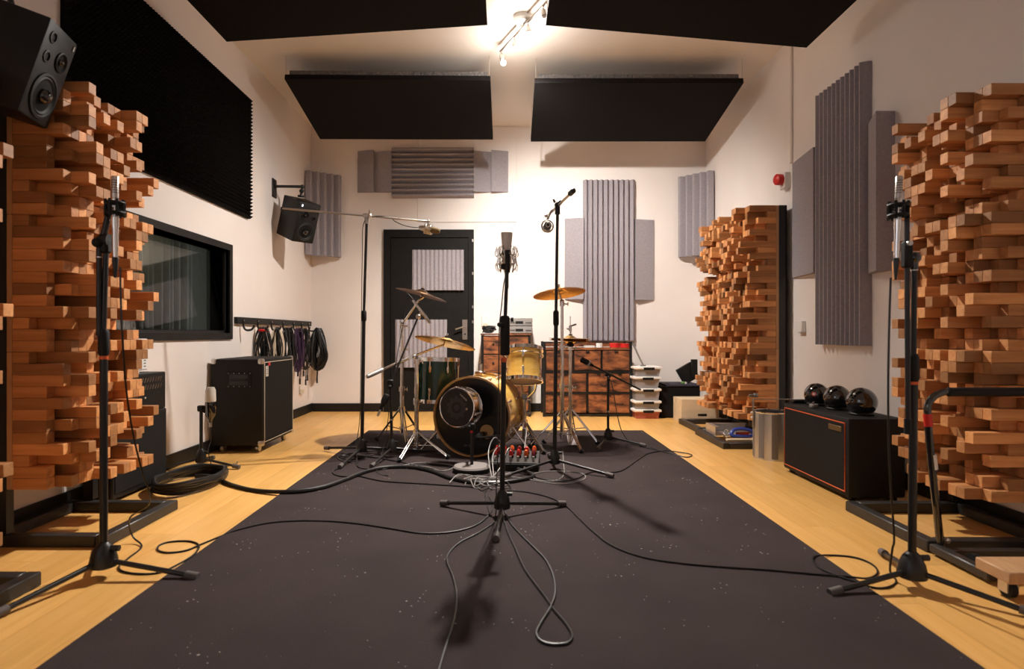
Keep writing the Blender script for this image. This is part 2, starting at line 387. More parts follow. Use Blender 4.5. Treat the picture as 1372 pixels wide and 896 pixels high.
# rug
RUGZ = .009
single('rug', MB().bx((-1.25, -.6, 0), (1.285, 5.62, RUGZ), bev=.003), RUG, 'large charcoal rug covering the middle of the wooden floor', 'rug')

# ------------------------------------------------------------------ door
DX0, DX1, DZ1 = -1.384, -.346, 2.10
dr = struct('door_1', MB().bx((DX0, YB-.05, 0), (DX0+.075, YB, DZ1)).bx((DX1-.06, YB-.05, 0), (DX1, YB, DZ1)).bx((DX0+.075, YB-.05, DZ1-.09), (DX1-.06, YB, DZ1)), BLACKPAINT)
part(dr, 'door_leaf', MB().bx((DX0+.08, YB-.035, .01), (DX1-.065, YB-.001, DZ1-.095)), BLACKPAINT)
YD = YB-.035
hp = part(dr, 'handle_plate', MB().bx(P(619.5, 455, YD)-V(0, .012, 0), P(626.5, 428, YD), bev=.003), NICKEL)
part(hp, 'door_handle', MB().cyl(P(623, 437, YD-.01), P(623, 437, YD-.06), .010).cyl(P(623, 437, YD-.055), P(610, 441, YD-.055), .009), NICKEL)
part(hp, 'keyhole', MB().cyl(P(623, 447.5, YD-.010), P(623, 447.5, YD-.014), .010), DARK)
for hy in (322, 366, 411, 431): part(dr, 'hinge', MB().box(P(633.5, hy, YB-.052), (.016, .006, .03)), NICKEL)
# switch, alarm, sockets on the walls
t = thing('light_switch', 'white two-gang switch box on the back wall right of the door', 'switch', P(650.5, 438, YB))
part(t, 'box', MB().box(P(650.5, 429, YB-.012), (.085, .024, .14), bev=.004), WHITE); part(t, 'rocker', MB().box(P(650.5, 434.5, YB-.026), (.06, .008, .03)), CREAM)
t = thing('fire_alarm', 'red round fire alarm on a white mount high on right wall', 'alarm', (XR, 5.0, 2.16))
part(t, 'mount', MB().bx((XR-.05, 4.95, 2.09), (XR, 5.05, 2.22), bev=.006), WHITE)
part(t, 'sounder', MB().lathe([(.045, 0), (.045, .05), (.03, .062), (.001, .064)], Matrix.Translation((XR-.05, 5.0, 2.165)) @ frame_z((-1, -.15, 0)), 20), RED)
t = thing('thermostat', 'small white control box on right wall by the far block panels', 'switch', (XR, 4.8, .95))
part(t, 'box', MB().bx((XR-.035, 4.70, .91), (XR, 4.79, 1.0), bev=.004), WHITE)
t = thing('wall_socket', 'white socket low on left wall under the hanging cables', 'socket', (XL, 6.7, .28))
part(t, 'plate', MB().bx((XL, 6.63, .24), (XL+.012, 6.71, .33), bev=.003), WHITE); part(t, 'plug', MB().bx((XL+.012, 6.65, .25), (XL+.04, 6.69, .29)), CREAM)

# ------------------------------------------------------------------ acoustic foam
def ridge_mb(wd, ht, n, base=.022, tip=.065, vertical=True):
    """ridged foam in local XZ, back at y=0, ridges pointing to -Y"""
    poly = [(-wd/2, 0), (wd/2, 0)]; p = wd/n
    for i in range(n):
        x1 = wd/2-i*p; poly += [(x1, -base), (x1-p*.42, -tip), (x1-p*.58, -tip)]
    poly.append((-wd/2, -base))
    m = MB().prism(poly, -ht/2, ht/2)
    if not vertical: m.xf(roty(90))
    return m
def ridged(label, c, wd, ht, n, R=None, vertical=True, sheets=1, tip=.065, group='grey ridged foam'):
    t = thing('acoustic_foam', label, 'foam panel', c, R, group)
    for k in range(sheets):
        if vertical: m = ridge_mb(wd, ht/sheets-.001, n, tip=tip).xf(Matrix.Translation((0, 0, -ht/2+ht/sheets*(k+.5))))
        else: m = ridge_mb(ht, wd/sheets-.001, n, tip=tip, vertical=False).xf(Matrix.Translation((-wd/2+wd/sheets*(k+.5), 0, 0)))
        part(t, 'foam_tile', m, FOAM, local=True)
    return t
def pad(label, a, b, t0, t1, group='flat grey foam wedges'):
    """tapered flat pad on the back wall; t0/t1 thickness at left/right"""
    m = MB().hexa([(a.x, YB, b.z), (b.x, YB, b.z), (b.x, YB-t1, b.z), (a.x, YB-t0, b.z), (a.x, YB, a.z), (b.x, YB, a.z), (b.x, YB-t1, a.z), (a.x, YB-t0, a.z)])
    return single('foam_wedge', m, FOAM, label, 'foam panel', group)
c = (P(526, 198, YB)+P(635, 266, YB))/2
ridged('grey foam with horizontal ridges on back wall above the door', c, .945, .585, 10, vertical=False, sheets=2)
pad('outermost flat grey foam wedge left of the horizontal ridges', P(479.5, 203, YB), P(502, 258, YB), .015, .07)
pad('flat grey foam wedge touching the left end of the horizontal ridges', P(502.5, 204, YB), P(526, 258, YB), .015, .07)
pad('flat grey foam wedge touching the right end of the horizontal ridges', P(635, 204, YB), P(658, 258, YB), .07, .015)
pad('outermost flat grey foam wedge right of the horizontal ridges', P(658.5, 203, YB), P(681, 258, YB), .07, .015)
c = (P(781, 242, YB)+P(850, 456, YB))/2
ridged('tall grey ridged foam on back wall right of the door', c, .597, 1.85, 10, sheets=3)
pad('flat grey foam wedge on left side of the tall back wall foam', P(756.5, 293, YB), P(781, 401, YB), .015, .07)
pad('flat grey foam wedge on right side of the tall back wall foam', P(850, 295, YB), P(875.5, 402, YB), .07, .015)
# foam squares on the door leaf
for lab, a, b in (('square of ridged grey foam on upper half of the black door', (552.5, 335), (621.5, 389)), ('square of ridged grey foam low on the black door', (530, 428), (599, 492))):
    p, q = P(*a, YD), P(*b, YD); c = (p+q)/2
    ridged(lab, c, q.x-p.x, p.z-q.z, 12, tip=.04)
# corner foams
def across(label, a, b, zt, zb, n):
    a, b = Vector((*a, 0)), Vector((*b, 0)); d = b-a; ang = math.degrees(math.atan2(d.y, d.x))
    ridged(label, ((a+b)/2)+V(0, 0, (zt+zb)/2), d.length, zt-zb, n, rotz(ang))
across('ridged grey foam set across the left back corner', (XL+.01, 6.80), (-1.89, YB-.01), 2.72, 1.78, 5)
across('ridged grey foam set across the right back corner', (2.03, YB-.01), (XR-.01, 6.72), 2.70, 1.78, 5)
# right wall foam
ridged('tall grey ridged foam on right wall with torn lower edge', (XR, 4.16, 1.727), .60, 1.81, 11, rotz(-90), sheets=3)
def rpad(label, y0, y1, z0, z1, t0, t1):
    m = MB().hexa([(XR, y0, z0), (XR, y1, z0), (XR-t1, y1, z0), (XR-t0, y0, z0), (XR, y0, z1), (XR, y1, z1), (XR-t1, y1, z1), (XR-t0, y0, z1)])
    return single('foam_wedge', m, FOAM, label, 'foam panel', 'flat grey foam wedges')
rpad('flat grey foam wedge on far side of the tall right wall foam', 4.465, 4.90, 1.35, 2.27, .065, .012)
rpad('flat grey foam wedge on near side of the tall right wall foam', 3.63, 3.85, 1.28, 2.23, .115, .03)
# black pyramid foam on the left wall
t = thing('pyramid_foam', 'big black pyramid foam sheet on left wall above the window', 'foam panel', (XL, 4.18, 1.9))
ny, nz, y0, y1, z0, z1 = 74, 34, 3.06, 5.30, 1.90, 2.935
m = MB(); dy, dz = (y1-y0)/ny, (z1-z0)/nz; bx0, bx1 = XL+.022, XL+.055
vs = [(bx0, y0+j*dy, z0+k*dz) for k in range(nz+1) for j in range(ny+1)]; fs = []; W = ny+1
for k in range(nz):
    for j in range(ny):
        vs.append((bx1, y0+(j+.5)*dy, z0+(k+.5)*dz)); ap = len(vs)-1; a = k*W+j
        fs += [(a, a+1, ap), (a+1, a+W+1, ap), (a+W+1, a+W, ap), (a+W, a, ap)]
m._add(vs, fs); part(t, 'pyramids', m, PYR); part(t, 'backing', MB().bx((XL, y0, z0), (bx0-.0005, y1, z1)), PYR)

# ------------------------------------------------------------------ ceiling clouds
def cloud(label, pts, near=None, wires=()):
    """pts: lower corners, order near-left near-right far-right far-left"""
    pts = [Vector(p) for p in pts]; c = sum(pts, Vector())/4
    nrm = (pts[1]-pts[0]).cross(pts[3]-pts[0]).normalized()
    if nrm.z < 0: nrm = -nrm
    t = thing('ceiling_cloud', label, 'acoustic panel', c, None, 'black acoustic clouds under the ceiling')
    part(t, 'cloth_panel', MB().hexa(pts+[p+nrm*.045 for p in pts]), FELT)
    q = [c+(p-c)*.965+nrm*.0455 for p in pts]
    part(t, 'wool_batt', MB().hexa(q+[p+nrm*.05 for p in q]), WOOL)
    for p in wires:
        p = c+(Vector(p)-c)*.99
        part(t, 'suspension_wire', MB().cyl(p+nrm*.04, (p.x, p.y, ZC), .0025, seg=6), NICKEL)
    return t
L1 = [(-1.893, 5.25, 3.097), (-.116, 5.25, 3.085), (-.112, 6.27, 2.90), (-1.893, 6.27, 2.905)]
cloud('black cloth acoustic cloud hanging above the door, rear left', L1, wires=L1)
R1 = [(.27, 5.30, 3.085), (2.09, 5.30, 3.085), (2.105, 6.36, 2.91), (.282, 6.36, 2.908)]
cloud('black cloth acoustic cloud hanging before the tall foam, rear right', R1, wires=R1)
L2 = [(-1.895, 2.95, 2.896), (-.112, 2.95, 3.01), (-.112, 4.16, 3.01), (-1.895, 4.16, 2.896)]
cloud('black acoustic cloud at the top of the photo, front left', L2, wires=L2)
R2 = [(.286, 2.95, 3.008), (2.07, 2.95, 2.855), (2.07, 4.16, 2.855), (.286, 4.16, 3.008)]
cloud('black acoustic cloud at the top of the photo, front right', R2, wires=R2)

# ------------------------------------------------------------------ ceiling spot track
A, B = V(.30, 4.28, 3.235), V(-.028, 5.03, 3.235)
t = thing('spot_track', 'ceiling spot rail with three lit bulbs between the black clouds', 'lamp', (.13, 4.65, ZC))
mid = (A+B)/2+V(.01, -.05, 0)
part(t, 'canopy', MB().lathe([(.075, 0), (.075, .03), (.06, .045), (.015, .05)], Matrix.Translation((mid.x, mid.y, ZC)) @ rotx(180), 24), WHITE)
part(t, 'rail', MB().cyl(A, B, .009).cyl((mid.x, mid.y, 3.24), (mid.x, mid.y, ZC-.04), .008), NICKEL)
def spot(pos, bulb, lit, aim_, k_, sz):
    h = (bulb-pos).normalized()
    sp = part(t, 'spot_head', MB().cyl(pos, pos+V(0, 0, -.035), .006).lathe([(.012, 0), (.02, .01), (.022, .05), (.018, .055)], Matrix.Translation(pos+V(0, 0, -.03)) @ frame_z(h), 16), NICKEL)
    if lit:
        part(sp, 'bulb', MB().sphere(bulb, .022), BULB)
        ld = bpy.data.lights.new('bulb_glow', 'POINT'); ld.energy = GLOW_W; ld.color = LAMP_COL; ld.shadow_soft_size = .03
        lo = bpy.data.objects.new('bulb_glow', ld); COL.objects.link(lo); lo.location = bulb+h*.09
        ld = bpy.data.lights.new('bulb_light', 'SPOT'); ld.energy = SPOT_W*k_; ld.color = LAMP_COL; ld.shadow_soft_size = .03
        ld.spot_size = math.radians(sz); ld.spot_blend = 1.0
        lo = bpy.data.objects.new('bulb_light', ld); COL.objects.link(lo); lo.location = bulb+h*.055; lo.rotation_euler = Vector(aim_).to_track_quat('-Z', 'Y').to_euler()
ls = []
for f, dz, lit, aim_, k_, sz in ((.97, -.11, 1, (.45, .75, -1), 1.6, 122), (.66, -.10, 1, (-.42, .1, -1), 1.35, 130), (.36, -.10, 1, (-.08, -.85, -1), 2.3, 110), (.06, -.09, 0, (0, 0, -1), 0, 90)):
    p = A.lerp(B, f); spot(p, p+V(.015, -.01, dz), lit, aim_, k_, sz)
# ------------------------------------------------------------------ wood block diffusers
MODULE, NB = .58, 12
PITCH = MODULE/NB
LEVELS = [0.03, .07, .145, .215, .29, .325]
r2 = random.Random(21)
PAT = [[r2.choice([1, 1, 2, 2, 3, 3, 3, 4, 4]) for c in range(NB)] for r in range(NB)]
LEFTCOL = [1, 3, 3, 2, 3, 2, 2, 2, 3, 1, 2, 2]        # near column, top to bottom, left stack
RIGHTCOL = [3, 1, 2, 1, 3, 1, 4, 2, 3, 1, 2, 3]       # near column, top to bottom, far right stack
for r in range(NB):
    PAT[NB-1-r][0] = LEFTCOL[r]; PAT[NB-1-r][NB-1] = RIGHTCOL[r]
LONG = [(10, 11), (8, 9), (7, 11), (4, 10), (2, 11), (1, 8), (5, 6)]
BLK = {}
def block_mesh(s, lev):
    if (s, lev) not in BLK:
        L = LEVELS[lev]; h = PITCH/2-.0006
        BLK[(s, lev)] = mesh_of('block', MB().bx((0, -h, -h), (s*L, h, h), bev=.0014), BLOCK)
    return BLK[(s, lev)]
def diffuser(label, s, X, y0, z0, pat, group, skip=0, flip=False):
    """s=+1 sticks out to +X (left wall). y0 = near edge."""
    t = thing('block_diffuser', label, 'acoustic panel', (X, y0+MODULE/2, z0), None, group)
    part(t, 'back_board', MB().bx((X-s*.022, y0, z0+.0005), (X-s*.0005, y0+MODULE, z0+MODULE-.0015)), PLY)
    hid = MB()
    for r in range(NB):
        for c in range(NB):
            lev = pat[r][NB-1-c if flip else c]
            if c < skip:
                h = PITCH/2-.0006; yy, zz = y0+(c+.5)*PITCH, z0+(r+.5)*PITCH
                hid.bx((X, yy-h, zz-h), (X+s*LEVELS[lev], yy+h, zz+h)); continue
            o = bpy.data.objects.new('block', block_mesh(s, lev)); COL.objects.link(o); o.parent = t
            o.location = (0, -MODULE/2+(c+.5)*PITCH, (r+.5)*PITCH)
    if skip: part(t, 'blocks', hid, BLOCK, kind='stuff')
def stack_stand(label, s, X, y0, y1, ztop, zbot, wallx, fx, fy0, fy1):
    """steel frame behind the panels with a tube base on the floor"""
    t = thing('panel_stand', label, 'stand', (X-s*.05, (y0+y1)/2, 0), None, 'steel stands of the block panels')
    xb, xf = X-s*.024, X-s*.075
    part(t, 'upright', MB().bx((xf, y0, .056), (xb, y0+.04, ztop)), DARK)
    part(t, 'upright', MB().bx((xf, y1-.04, .056), (xb, y1, ztop)), DARK)
    m = MB()
    for z in (zbot+.02, (ztop+zbot)/2, ztop-.04): m.bx((xf, y0+.041, z), (xb, y1-.041, z+.04))
    part(t, 'cross_bar', m, DARK)
    part(t, 'back_sheet', MB().bx((xf-s*.001, y0, zbot), (xf-s*.012, y1, ztop)), FELT)
    h = .05
    part(t, 'foot_tube', MB().bx((wallx, fy0, 0), (fx-s*.0505, fy0+.05, h), bev=.004), STEEL)
    part(t, 'foot_tube', MB().bx((wallx, fy1-.05, 0), (fx-s*.0505, fy1, h), bev=.004), STEEL)
    ft = part(t, 'foot_tube', MB().bx((fx-s*.05, fy0, 0), (fx, fy1, h), bev=.004), STEEL)
    part(ft, 'end_plug', MB().bx((fx-s*.043, fy0-.001, .008), (fx-s*.008, fy0+.002, .042)), DARK)
    part(t, 'foot_tube', MB().bx((wallx, fy0+.051, 0), (wallx+s*.05, fy1-.051, h), bev=.004), STEEL)
GL, GN, GR, GF = 'block panels of the left stack', 'block panels of the nearest left stack', 'block panels of the right front stack', 'block panels of the far right stack'
LX, LZ = -2.07, .243
for k, nm in enumerate(('bottom', 'middle', 'top')):
    diffuser(nm+' wooden block panel in the left stack by the dark window', 1, LX, 2.56, LZ+k*MODULE, PAT, GL)
    diffuser(nm+' wooden block panel at the left picture edge under the black speaker', 1, LX-.02, 1.655, .14+k*MODULE, PAT, GN, skip=9)
stack_stand('black steel stand holding the left block panels by the window', 1, LX, 2.56, 3.14, LZ+3*MODULE, LZ, XL+.016, -1.67, 2.56, 3.12)
stack_stand('black steel stand of the block panels at the left picture edge', 1, LX-.02, 1.655, 2.235, .14+3*MODULE, .14, XL+.016, -1.655, 1.63, 2.18)
RX, RZ = 2.236, .20
for k, nm in enumerate(('bottom', 'middle', 'top')):
    diffuser(nm+' wooden block panel in the near right stack behind the mic stand', -1, RX, 2.52, RZ+k*MODULE, PAT, GR, flip=True)
stack_stand('black steel stand under the near right block panels', -1, RX, 2.52, 3.10, RZ+3*MODULE, RZ, XR-.016, 1.74, 2.50, 3.10)
FXX, FZ = 2.203, .20
for k, nm in enumerate(('bottom', 'middle', 'top')):
    diffuser(nm+' near column block panel of the far stack by the silver bin', -1, FXX, 4.92, FZ+k*MODULE, PAT, GF, flip=True)
    diffuser(nm+' far column block panel of the far stack by the pale crates', -1, FXX, 5.502, FZ+k*MODULE, PAT, GF)
stack_stand('black steel stand under the near half of far block panels', -1, FXX, 4.92, 5.499, FZ+3*MODULE, FZ, XR-.016, 1.71, 4.74, 5.44)
stack_stand('black steel stand under the far half of far block panels', -1, FXX, 5.503, 6.082, FZ+3*MODULE, FZ, XR-.016, 1.755, 5.50, 6.11)

# ------------------------------------------------------------------ wall speakers
def speaker(label, base, az, pitch, mirror, arm):
    """az: direction the front faces, degrees from -Y towards +X; base = centre of box"""
    R = rotz(az) @ rotx(pitch)
    W, D, H = .235, .29, .385
    t = thing('wall_speaker', label, 'speaker', base, R, 'black loudspeakers on wall arms')
    part(t, 'cabinet', MB().box((0, 0, 0), (W, D, H), bev=.012, seg=2), PLASTIC, local=True)
    f = -D/2; s = mirror
    def driver(nm, x, z, r, dome):
        d = part(t, nm, MB().lathe([(r*1.12, 0), (r*1.12, .006), (r*1.0, .008), (r*.93, .003), (r*.86, .006), (r*.55, -.012), (r*.3, -.016)], Matrix.Translation((x, f, z)) @ frame_z((0, -1, 0)), 28), RUBBER, local=True)
        part(d, 'dome', MB().sphere((x, f-.0, z), dome, (1, 1, 1), 14), GLOSSB, local=True)
    driver('woofer', 0, -.085, .082, .032)
    driver('tweeter', .035*s, .075, .036, .014)
    for pz in (.135, .055): part(t, 'port', MB().lathe([(.024, 0), (.024, .004), (.017, .005), (.016, -.03)], Matrix.Translation((-.068*s, f, pz)) @ frame_z((0, -1, 0)), 18), DARK, local=True)
    part(t, 'power_light', MB().box((.085*s, f-.003, .16), (.008, .004, .02)), LED if mirror < 0 else NICKEL, local=True)
    return t
def arm(label, wall, elbow, top):
    t = thing('speaker_arm', label, 'bracket', wall)
    part(t, 'wall_plate', MB().bx((wall.x, wall.y-.05, wall.z-.09), (wall.x+.012, wall.y+.05, wall.z+.09), bev=.003), DARK)
    part(t, 'arm_bar', MB().cyl((wall.x+.012, wall.y, wall.z+.02), elbow, .014).sphere(elbow, .02), DARK)
    part(t, 'ball_joint', MB().cyl(elbow, top, .011).sphere((elbow+top)/2, .022).cyl(top, top+V(0, 0, -.012), .03), DARK)
sc = P(400, 294, 5.9)
speaker('black wall speaker in the far left corner tilted downwards', sc, 52, 21, -1, None)
arm('black arm carrying the far left corner speaker', V(XL, 5.9, 2.31), P(405, 250, 5.9), P(403, 263.5, 5.9)+V(0, 0, .012))
sc2 = V(-1.95, 2.40, 1.972)
speaker('large near black speaker at the upper left picture edge', sc2, 104, 17, 1, None)
arm('black arm above the near left speaker', V(XL, 2.39, 2.36), V(-1.98, 2.39, 2.38), V(-1.93, 2.395, 2.165))

# ------------------------------------------------------------------ left wall: big cabinet, amp rack, cable rail
t = thing('bass_cabinet', 'tall black speaker cabinet with white piping against the left wall', 'speaker cabinet', (-2.01, 4.91, 0))
cx0, cx1, cy0, cy1, cz0, cz1 = -2.205, -1.815, 4.58, 5.24, .055, .708
part(t, 'cabinet', MB().bx((cx0, cy0, cz0), (cx1, cy1, cz1), bev=.012, seg=2), TOLEX)
part(t, 'grille', MB().bx((cx1-.002, cy0+.03, cz0+.03), (cx1+.006, cy1-.03, cz1-.03)), GRILLE)
pp = [(cx1+.004, y, z) for y, z in ((cy0+.025, cz0+.025), (cy1-.025, cz0+.025), (cy1-.025, cz1-.025), (cy0+.025, cz1-.025))]
part(t, 'piping', MB().tube(pp, .0035, closed=True), CREAM)
for y in (cy0, cy1):
    for z in (cz0, cz1):
        part(t, 'corner_cap', MB().box((cx1-.018, y+(.018 if y == cy0 else -.018), z+(.018 if z == cz0 else -.018)), (.042, .042, .042), bev=.010, seg=2), NICKEL)
part(t, 'corner_cap', MB().box((cx0+.018, cy0+.018, cz1-.018), (.042, .042, .042), bev=.010, seg=2), NICKEL)
h = part(t, 'side_handle', MB().bx((-2.08, cy0-.006, .495), (-1.90, cy0+.001, .61), bev=.003), PLASTIC)
part(h, 'handle_well', MB().bx((-2.06, cy0-.009, .515), (-1.92, cy0-.006, .59)), DARK)
part(h, 'grip', MB().cyl((-2.05, cy0-.012, .552), (-1.93, cy0-.012, .552), .010), RUBBER)
m = MB()
for x in (-2.072, -2.03, -1.99, -1.95, -1.908):
    for z in (.503, .602): m.sphere((x, cy0-.006, z), .004, seg=6)
part(h, 'screws', m, NICKEL, kind='stuff')
bd = part(t, 'badge', MB().bx((cx1+.006, cy0+.035, .575), (cx1+.012, cy0+.085, .655), bev=.004), LIGHTP)
m = MB()
for i, z in enumerate((.595, .612, .626, .641)): m.bx((cx1+.0121, cy0+.045+.008*(i % 2), z), (cx1+.0126, cy0+.07, z+.006))
part(bd, 'badge_letters', m, DARK)
part(t, 'red_tab', MB().bx((cx1+.006, cy0+.09, .655), (cx1+.010, cy0+.125, .68)), RED)
for x in (cx0+.06, cx1-.06):
    for y in (cy0+.07, cy1-.07):
        part(t, 'caster', MB().cyl((x-.012, y, .028), (x+.012, y, .028), .028, seg=16).bx((x-.02, y-.02, .05), (x+.02, y+.02, .056)), NICKEL)
# rack and amp behind the left panels
t = thing('keyboard_amp', 'lower black amp cabinet standing on floor behind the left block panels', 'amplifier', (-2.1, 3.42, 0))
part(t, 'cabinet', MB().bx((-2.205, 3.20, .02), (-2.06, 3.72, .45), bev=.008), TOLEX)
part(t, 'grille', MB().bx((-2.06, 3.22, .05), (-2.056, 3.70, .43)), GRILLE)
part(t, 'rubber_foot', MB().cyl((-2.09, 3.58, 0), (-2.09, 3.58, .02), .018).cyl((-2.17, 3.58, 0), (-2.17, 3.58, .02), .018), RUBBER)
part(t, 'rubber_foot', MB().cyl((-2.09, 3.25, 0), (-2.09, 3.25, .02), .018).cyl((-2.17, 3.25, 0), (-2.17, 3.25, .02), .018), RUBBER)
t = thing('vented_amp_head', 'black vented amp head on top of the lower amp, left wall', 'amplifier', (-2.1, 3.42, .451))
part(t, 'case', MB().bx((-2.205, 3.20, .451), (-2.065, 3.715, .67), bev=.005), PLASTIC)
for row in range(2):
    for i in range(17):
        y = 3.235+i*.0265
        m = MB().box((-2.064, y, .632-row*.042), (.004, .006, .03), R=rotx(-28))
        part(t, 'vent_slat', m, NICKEL)
part(t, 'pilot_light', MB().sphere((-2.064, 3.5, .53), .006, seg=8), LIGHTP)
t = thing('adapter_box', 'small white box on the vented amp head', 'box', (-2.08, 3.40, .671))
part(t, 'box', MB().bx((-2.14, 3.30, .671), (-2.07, 3.46, .745), bev=.006), WHITE)
t = thing('wall_switch_unit', 'upright white unit with black switch on the left wall', 'switch', (XL, 3.66, .80))
part(t, 'case', MB().bx((XL, 3.60, .68), (XL+.045, 3.74, .87), bev=.006), WHITE)
part(t, 'rocker', MB().bx((XL+.045, 3.69, .825), (XL+.05, 3.715, .855)), DARK)
for i in range(6): part(t, 'indicator', MB().bx((XL+.045, 3.695, .70+i*.018), (XL+.047, 3.715, .705+i*.018)), GREYP)
# cable rail
t = thing('cable_rail', 'long black hook rail on left wall above the speaker cabinet', 'rack', (XL, 6.0, 1.01))
rz0, rz1 = .985, 1.04
part(t, 'rail', MB().bx((XL+.0005, 5.03, rz0), (XL+.03, 6.97, rz1), bev=.003), PLASTIC)
HY = [5.14, 5.44, 5.76, 6.06, 6.36, 6.62, 6.86]
for y in HY:
    hk = part(t, 'hook', MB().tube(catmull([(XL+.032, y, 1.02), (XL+.034, y, .96), (XL+.055, y, .932), (XL+.10, y, .935), (XL+.125, y, .97)], 5), .009, 8), DARK)
    part(hk, 'screw', MB().sphere((XL+.036, y, 1.012), .008, seg=8), NICKEL)
def bundle(label, y, L, wd, mats, tie=None, n=8, ends=2, seed=1, fat=.0055, xo=.075):
    q = random.Random(seed); t = thing('cable_bundle', label, 'cable', (XL+xo, y, .93), None, 'cables hung on the wall rail')
    for mi, mt in enumerate(mats):
        m = MB()
        for k in range(n):
            ll = L*q.uniform(.8, 1.0); w_ = wd*q.uniform(.5, 1.0); ox = q.uniform(-.02, .035); oy = q.uniform(-.02, .02); ph = q.uniform(-.5, 1.0); pts = []
            for i in range(16):
                a = 2*PI*i/16; u = (1-math.cos(a))/2; w2 = w_*math.sin(a)*(.25+.75*u)
                pts.append((max(XL+.012, XL+xo+ox+w2*math.cos(ph)+.012*math.sin(a*2+k)), min(YB-.02, y+oy+w2*math.sin(ph)), .955-ll*u+q.uniform(-.006, .006)))
            m.tube(catmull(pts, 3, True), fat, 5, closed=True)
        part(t, 'loops', m, mt, kind='stuff')
    if tie is not None: part(t, 'tie', MB().torus((XL+xo, y, .925), .028, .012, (0, .2, 1), 14, 6), tie)
    for k in range(ends):
        yy = y+q.uniform(-.06, .06); z = .93-L*q.uniform(1.0, 1.25); x = XL+xo+q.uniform(-.02, .03)
        e = part(t, 'loose_end', MB().tube(catmull([(x, y, .9), (x+.01, yy, .9-L*.5), (x, yy, z+.05)], 5), fat, 5), mats[0])
        part(e, 'plug', MB().cyl((x, yy, z-.01), (x, yy, z+.05), .009), DARK)
bundle('black cable bundle with a red tie on the wall rail', 5.44, .34, .075, [CABLE], RED, 14, seed=2)
bundle('cream and black cable bundle on the rail beside the red tied one', 5.76, .36, .08, [CABLE, CREAM], None, 8, seed=3)
bundle('black cable bundle in the middle of the wall rail', 6.06, .40, .085, [CABLE], None, 20, seed=4)
bundle('purple cable bundle hanging on the wall rail', 6.36, .46, .07, [PURPLE], None, 16, 2, seed=5)
bundle('dark cable bundle with dangling plugs near the corner', 6.62, .46, .07, [CABLE], None, 9, 3, seed=6)
bundle('largest black cable bundle at the corner end of the rail', 6.86, .47, .135, [CABLE], None, 40, 1, seed=7, fat=.008, xo=.13)

# ------------------------------------------------------------------ right wall: amp, balls, bin, trays
t = thing('guitar_cabinet', 'black guitar speaker cabinet with orange piping on right floor', 'amplifier', (2.0, 3.62, 0))
ax0, ax1, ay0, ay1, az0, az1 = 1.842, 2.15, 3.25, 4.01, .02, .447
part(t, 'cabinet', MB().bx((ax0, ay0, az0), (ax1, ay1, az1), bev=.014, seg=2), TOLEX)
part(t, 'grille', MB().bx((ax0-.004, ay0+.035, az0+.035), (ax0+.002, ay1-.035, az1-.035)), GRILLE)
part(t, 'piping', MB().tube([(ax0-.003, y, z) for y, z in ((ay0+.03, az0+.03), (ay1-.03, az0+.03), (ay1-.03, az1-.03), (ay0+.03, az1-.03))], .0035, closed=True), ORPIPE)
part(t, 'badge', MB().bx((ax0-.008, ay0+.06, .365), (ax0-.004, ay0+.19, .395), bev=.002), GOLDP)
for y in (ay0+.05, ay1-.05): part(t, 'rubber_foot', MB().cyl((ax0+.04, y, 0), (ax0+.04, y, .02), .02).cyl((ax1-.04, y, 0), (ax1-.04, y, .02), .02), RUBBER)
def ball(label, x, y, r, eye=False):
    z0 = az1+.0005
    t = thing('ball_speaker', label, 'speaker', (x, y, z0), None, 'glossy black balls on the guitar cabinet')
    part(t, 'body', MB().lathe([(r*math.sin(a), -r*math.cos(a)) for a in [math.radians(42+138*i/16-(.001 if i == 16 else 0)) for i in range(17)]], Matrix.Translation((x, y, z0+.012+r*.75)), 36), GLOSSB)
    part(t, 'base', MB().lathe([(r*.80, 0), (r*.82, .008), (r*.74, .013), (r*.70, .022)], Matrix.Translation((x, y, z0)), 28), PLASTIC)
    if eye:
        d = Vector((-.62, -.75, .12)).normalized(); c = V(x, y, z0+.012+r*.75)+d*(r*.985)
        e = part(t, 'sticker', MB().ring(c, d, .008, .013, .004, 20), RED); part(e, 'sticker_centre', MB().cyl(c-d*.003, c+d*.002, .0078), LIGHTP)
ball('glossy black ball with a small ring sticker, farthest on the guitar cabinet', 1.985, 3.86, .073, True)
ball('glossy black ball in the middle on the guitar cabinet', 1.995, 3.64, .076)
ball('glossy black ball nearest to the mic stand on the guitar cabinet', 2.0, 3.40, .080)
t = thing('tool_clip', 'small grey metal clip lying by the black balls', 'clip', (1.89, 3.70, az1))
part(t, 'clip', MB().box((1.885, 3.70, az1+.014), (.05, .035, .026), R=rotz(20), bev=.006), DISC); part(t, 'lever', MB().cyl((1.87, 3.69, az1+.03), (1.90, 3.73, az1+.034), .005), NICKEL)
t = thing('small_case', 'flat black case at the far end of the guitar cabinet top', 'case', (1.95, 3.97, az1))
part(t, 'case', MB().bx((1.88, 3.945, az1+.001), (2.05, 3.995, az1+.024), bev=.004), PLASTIC)
part(t, 'latch', MB().bx((1.95, 3.942, az1+.008), (1.975, 3.945, az1+.018)), NICKEL)
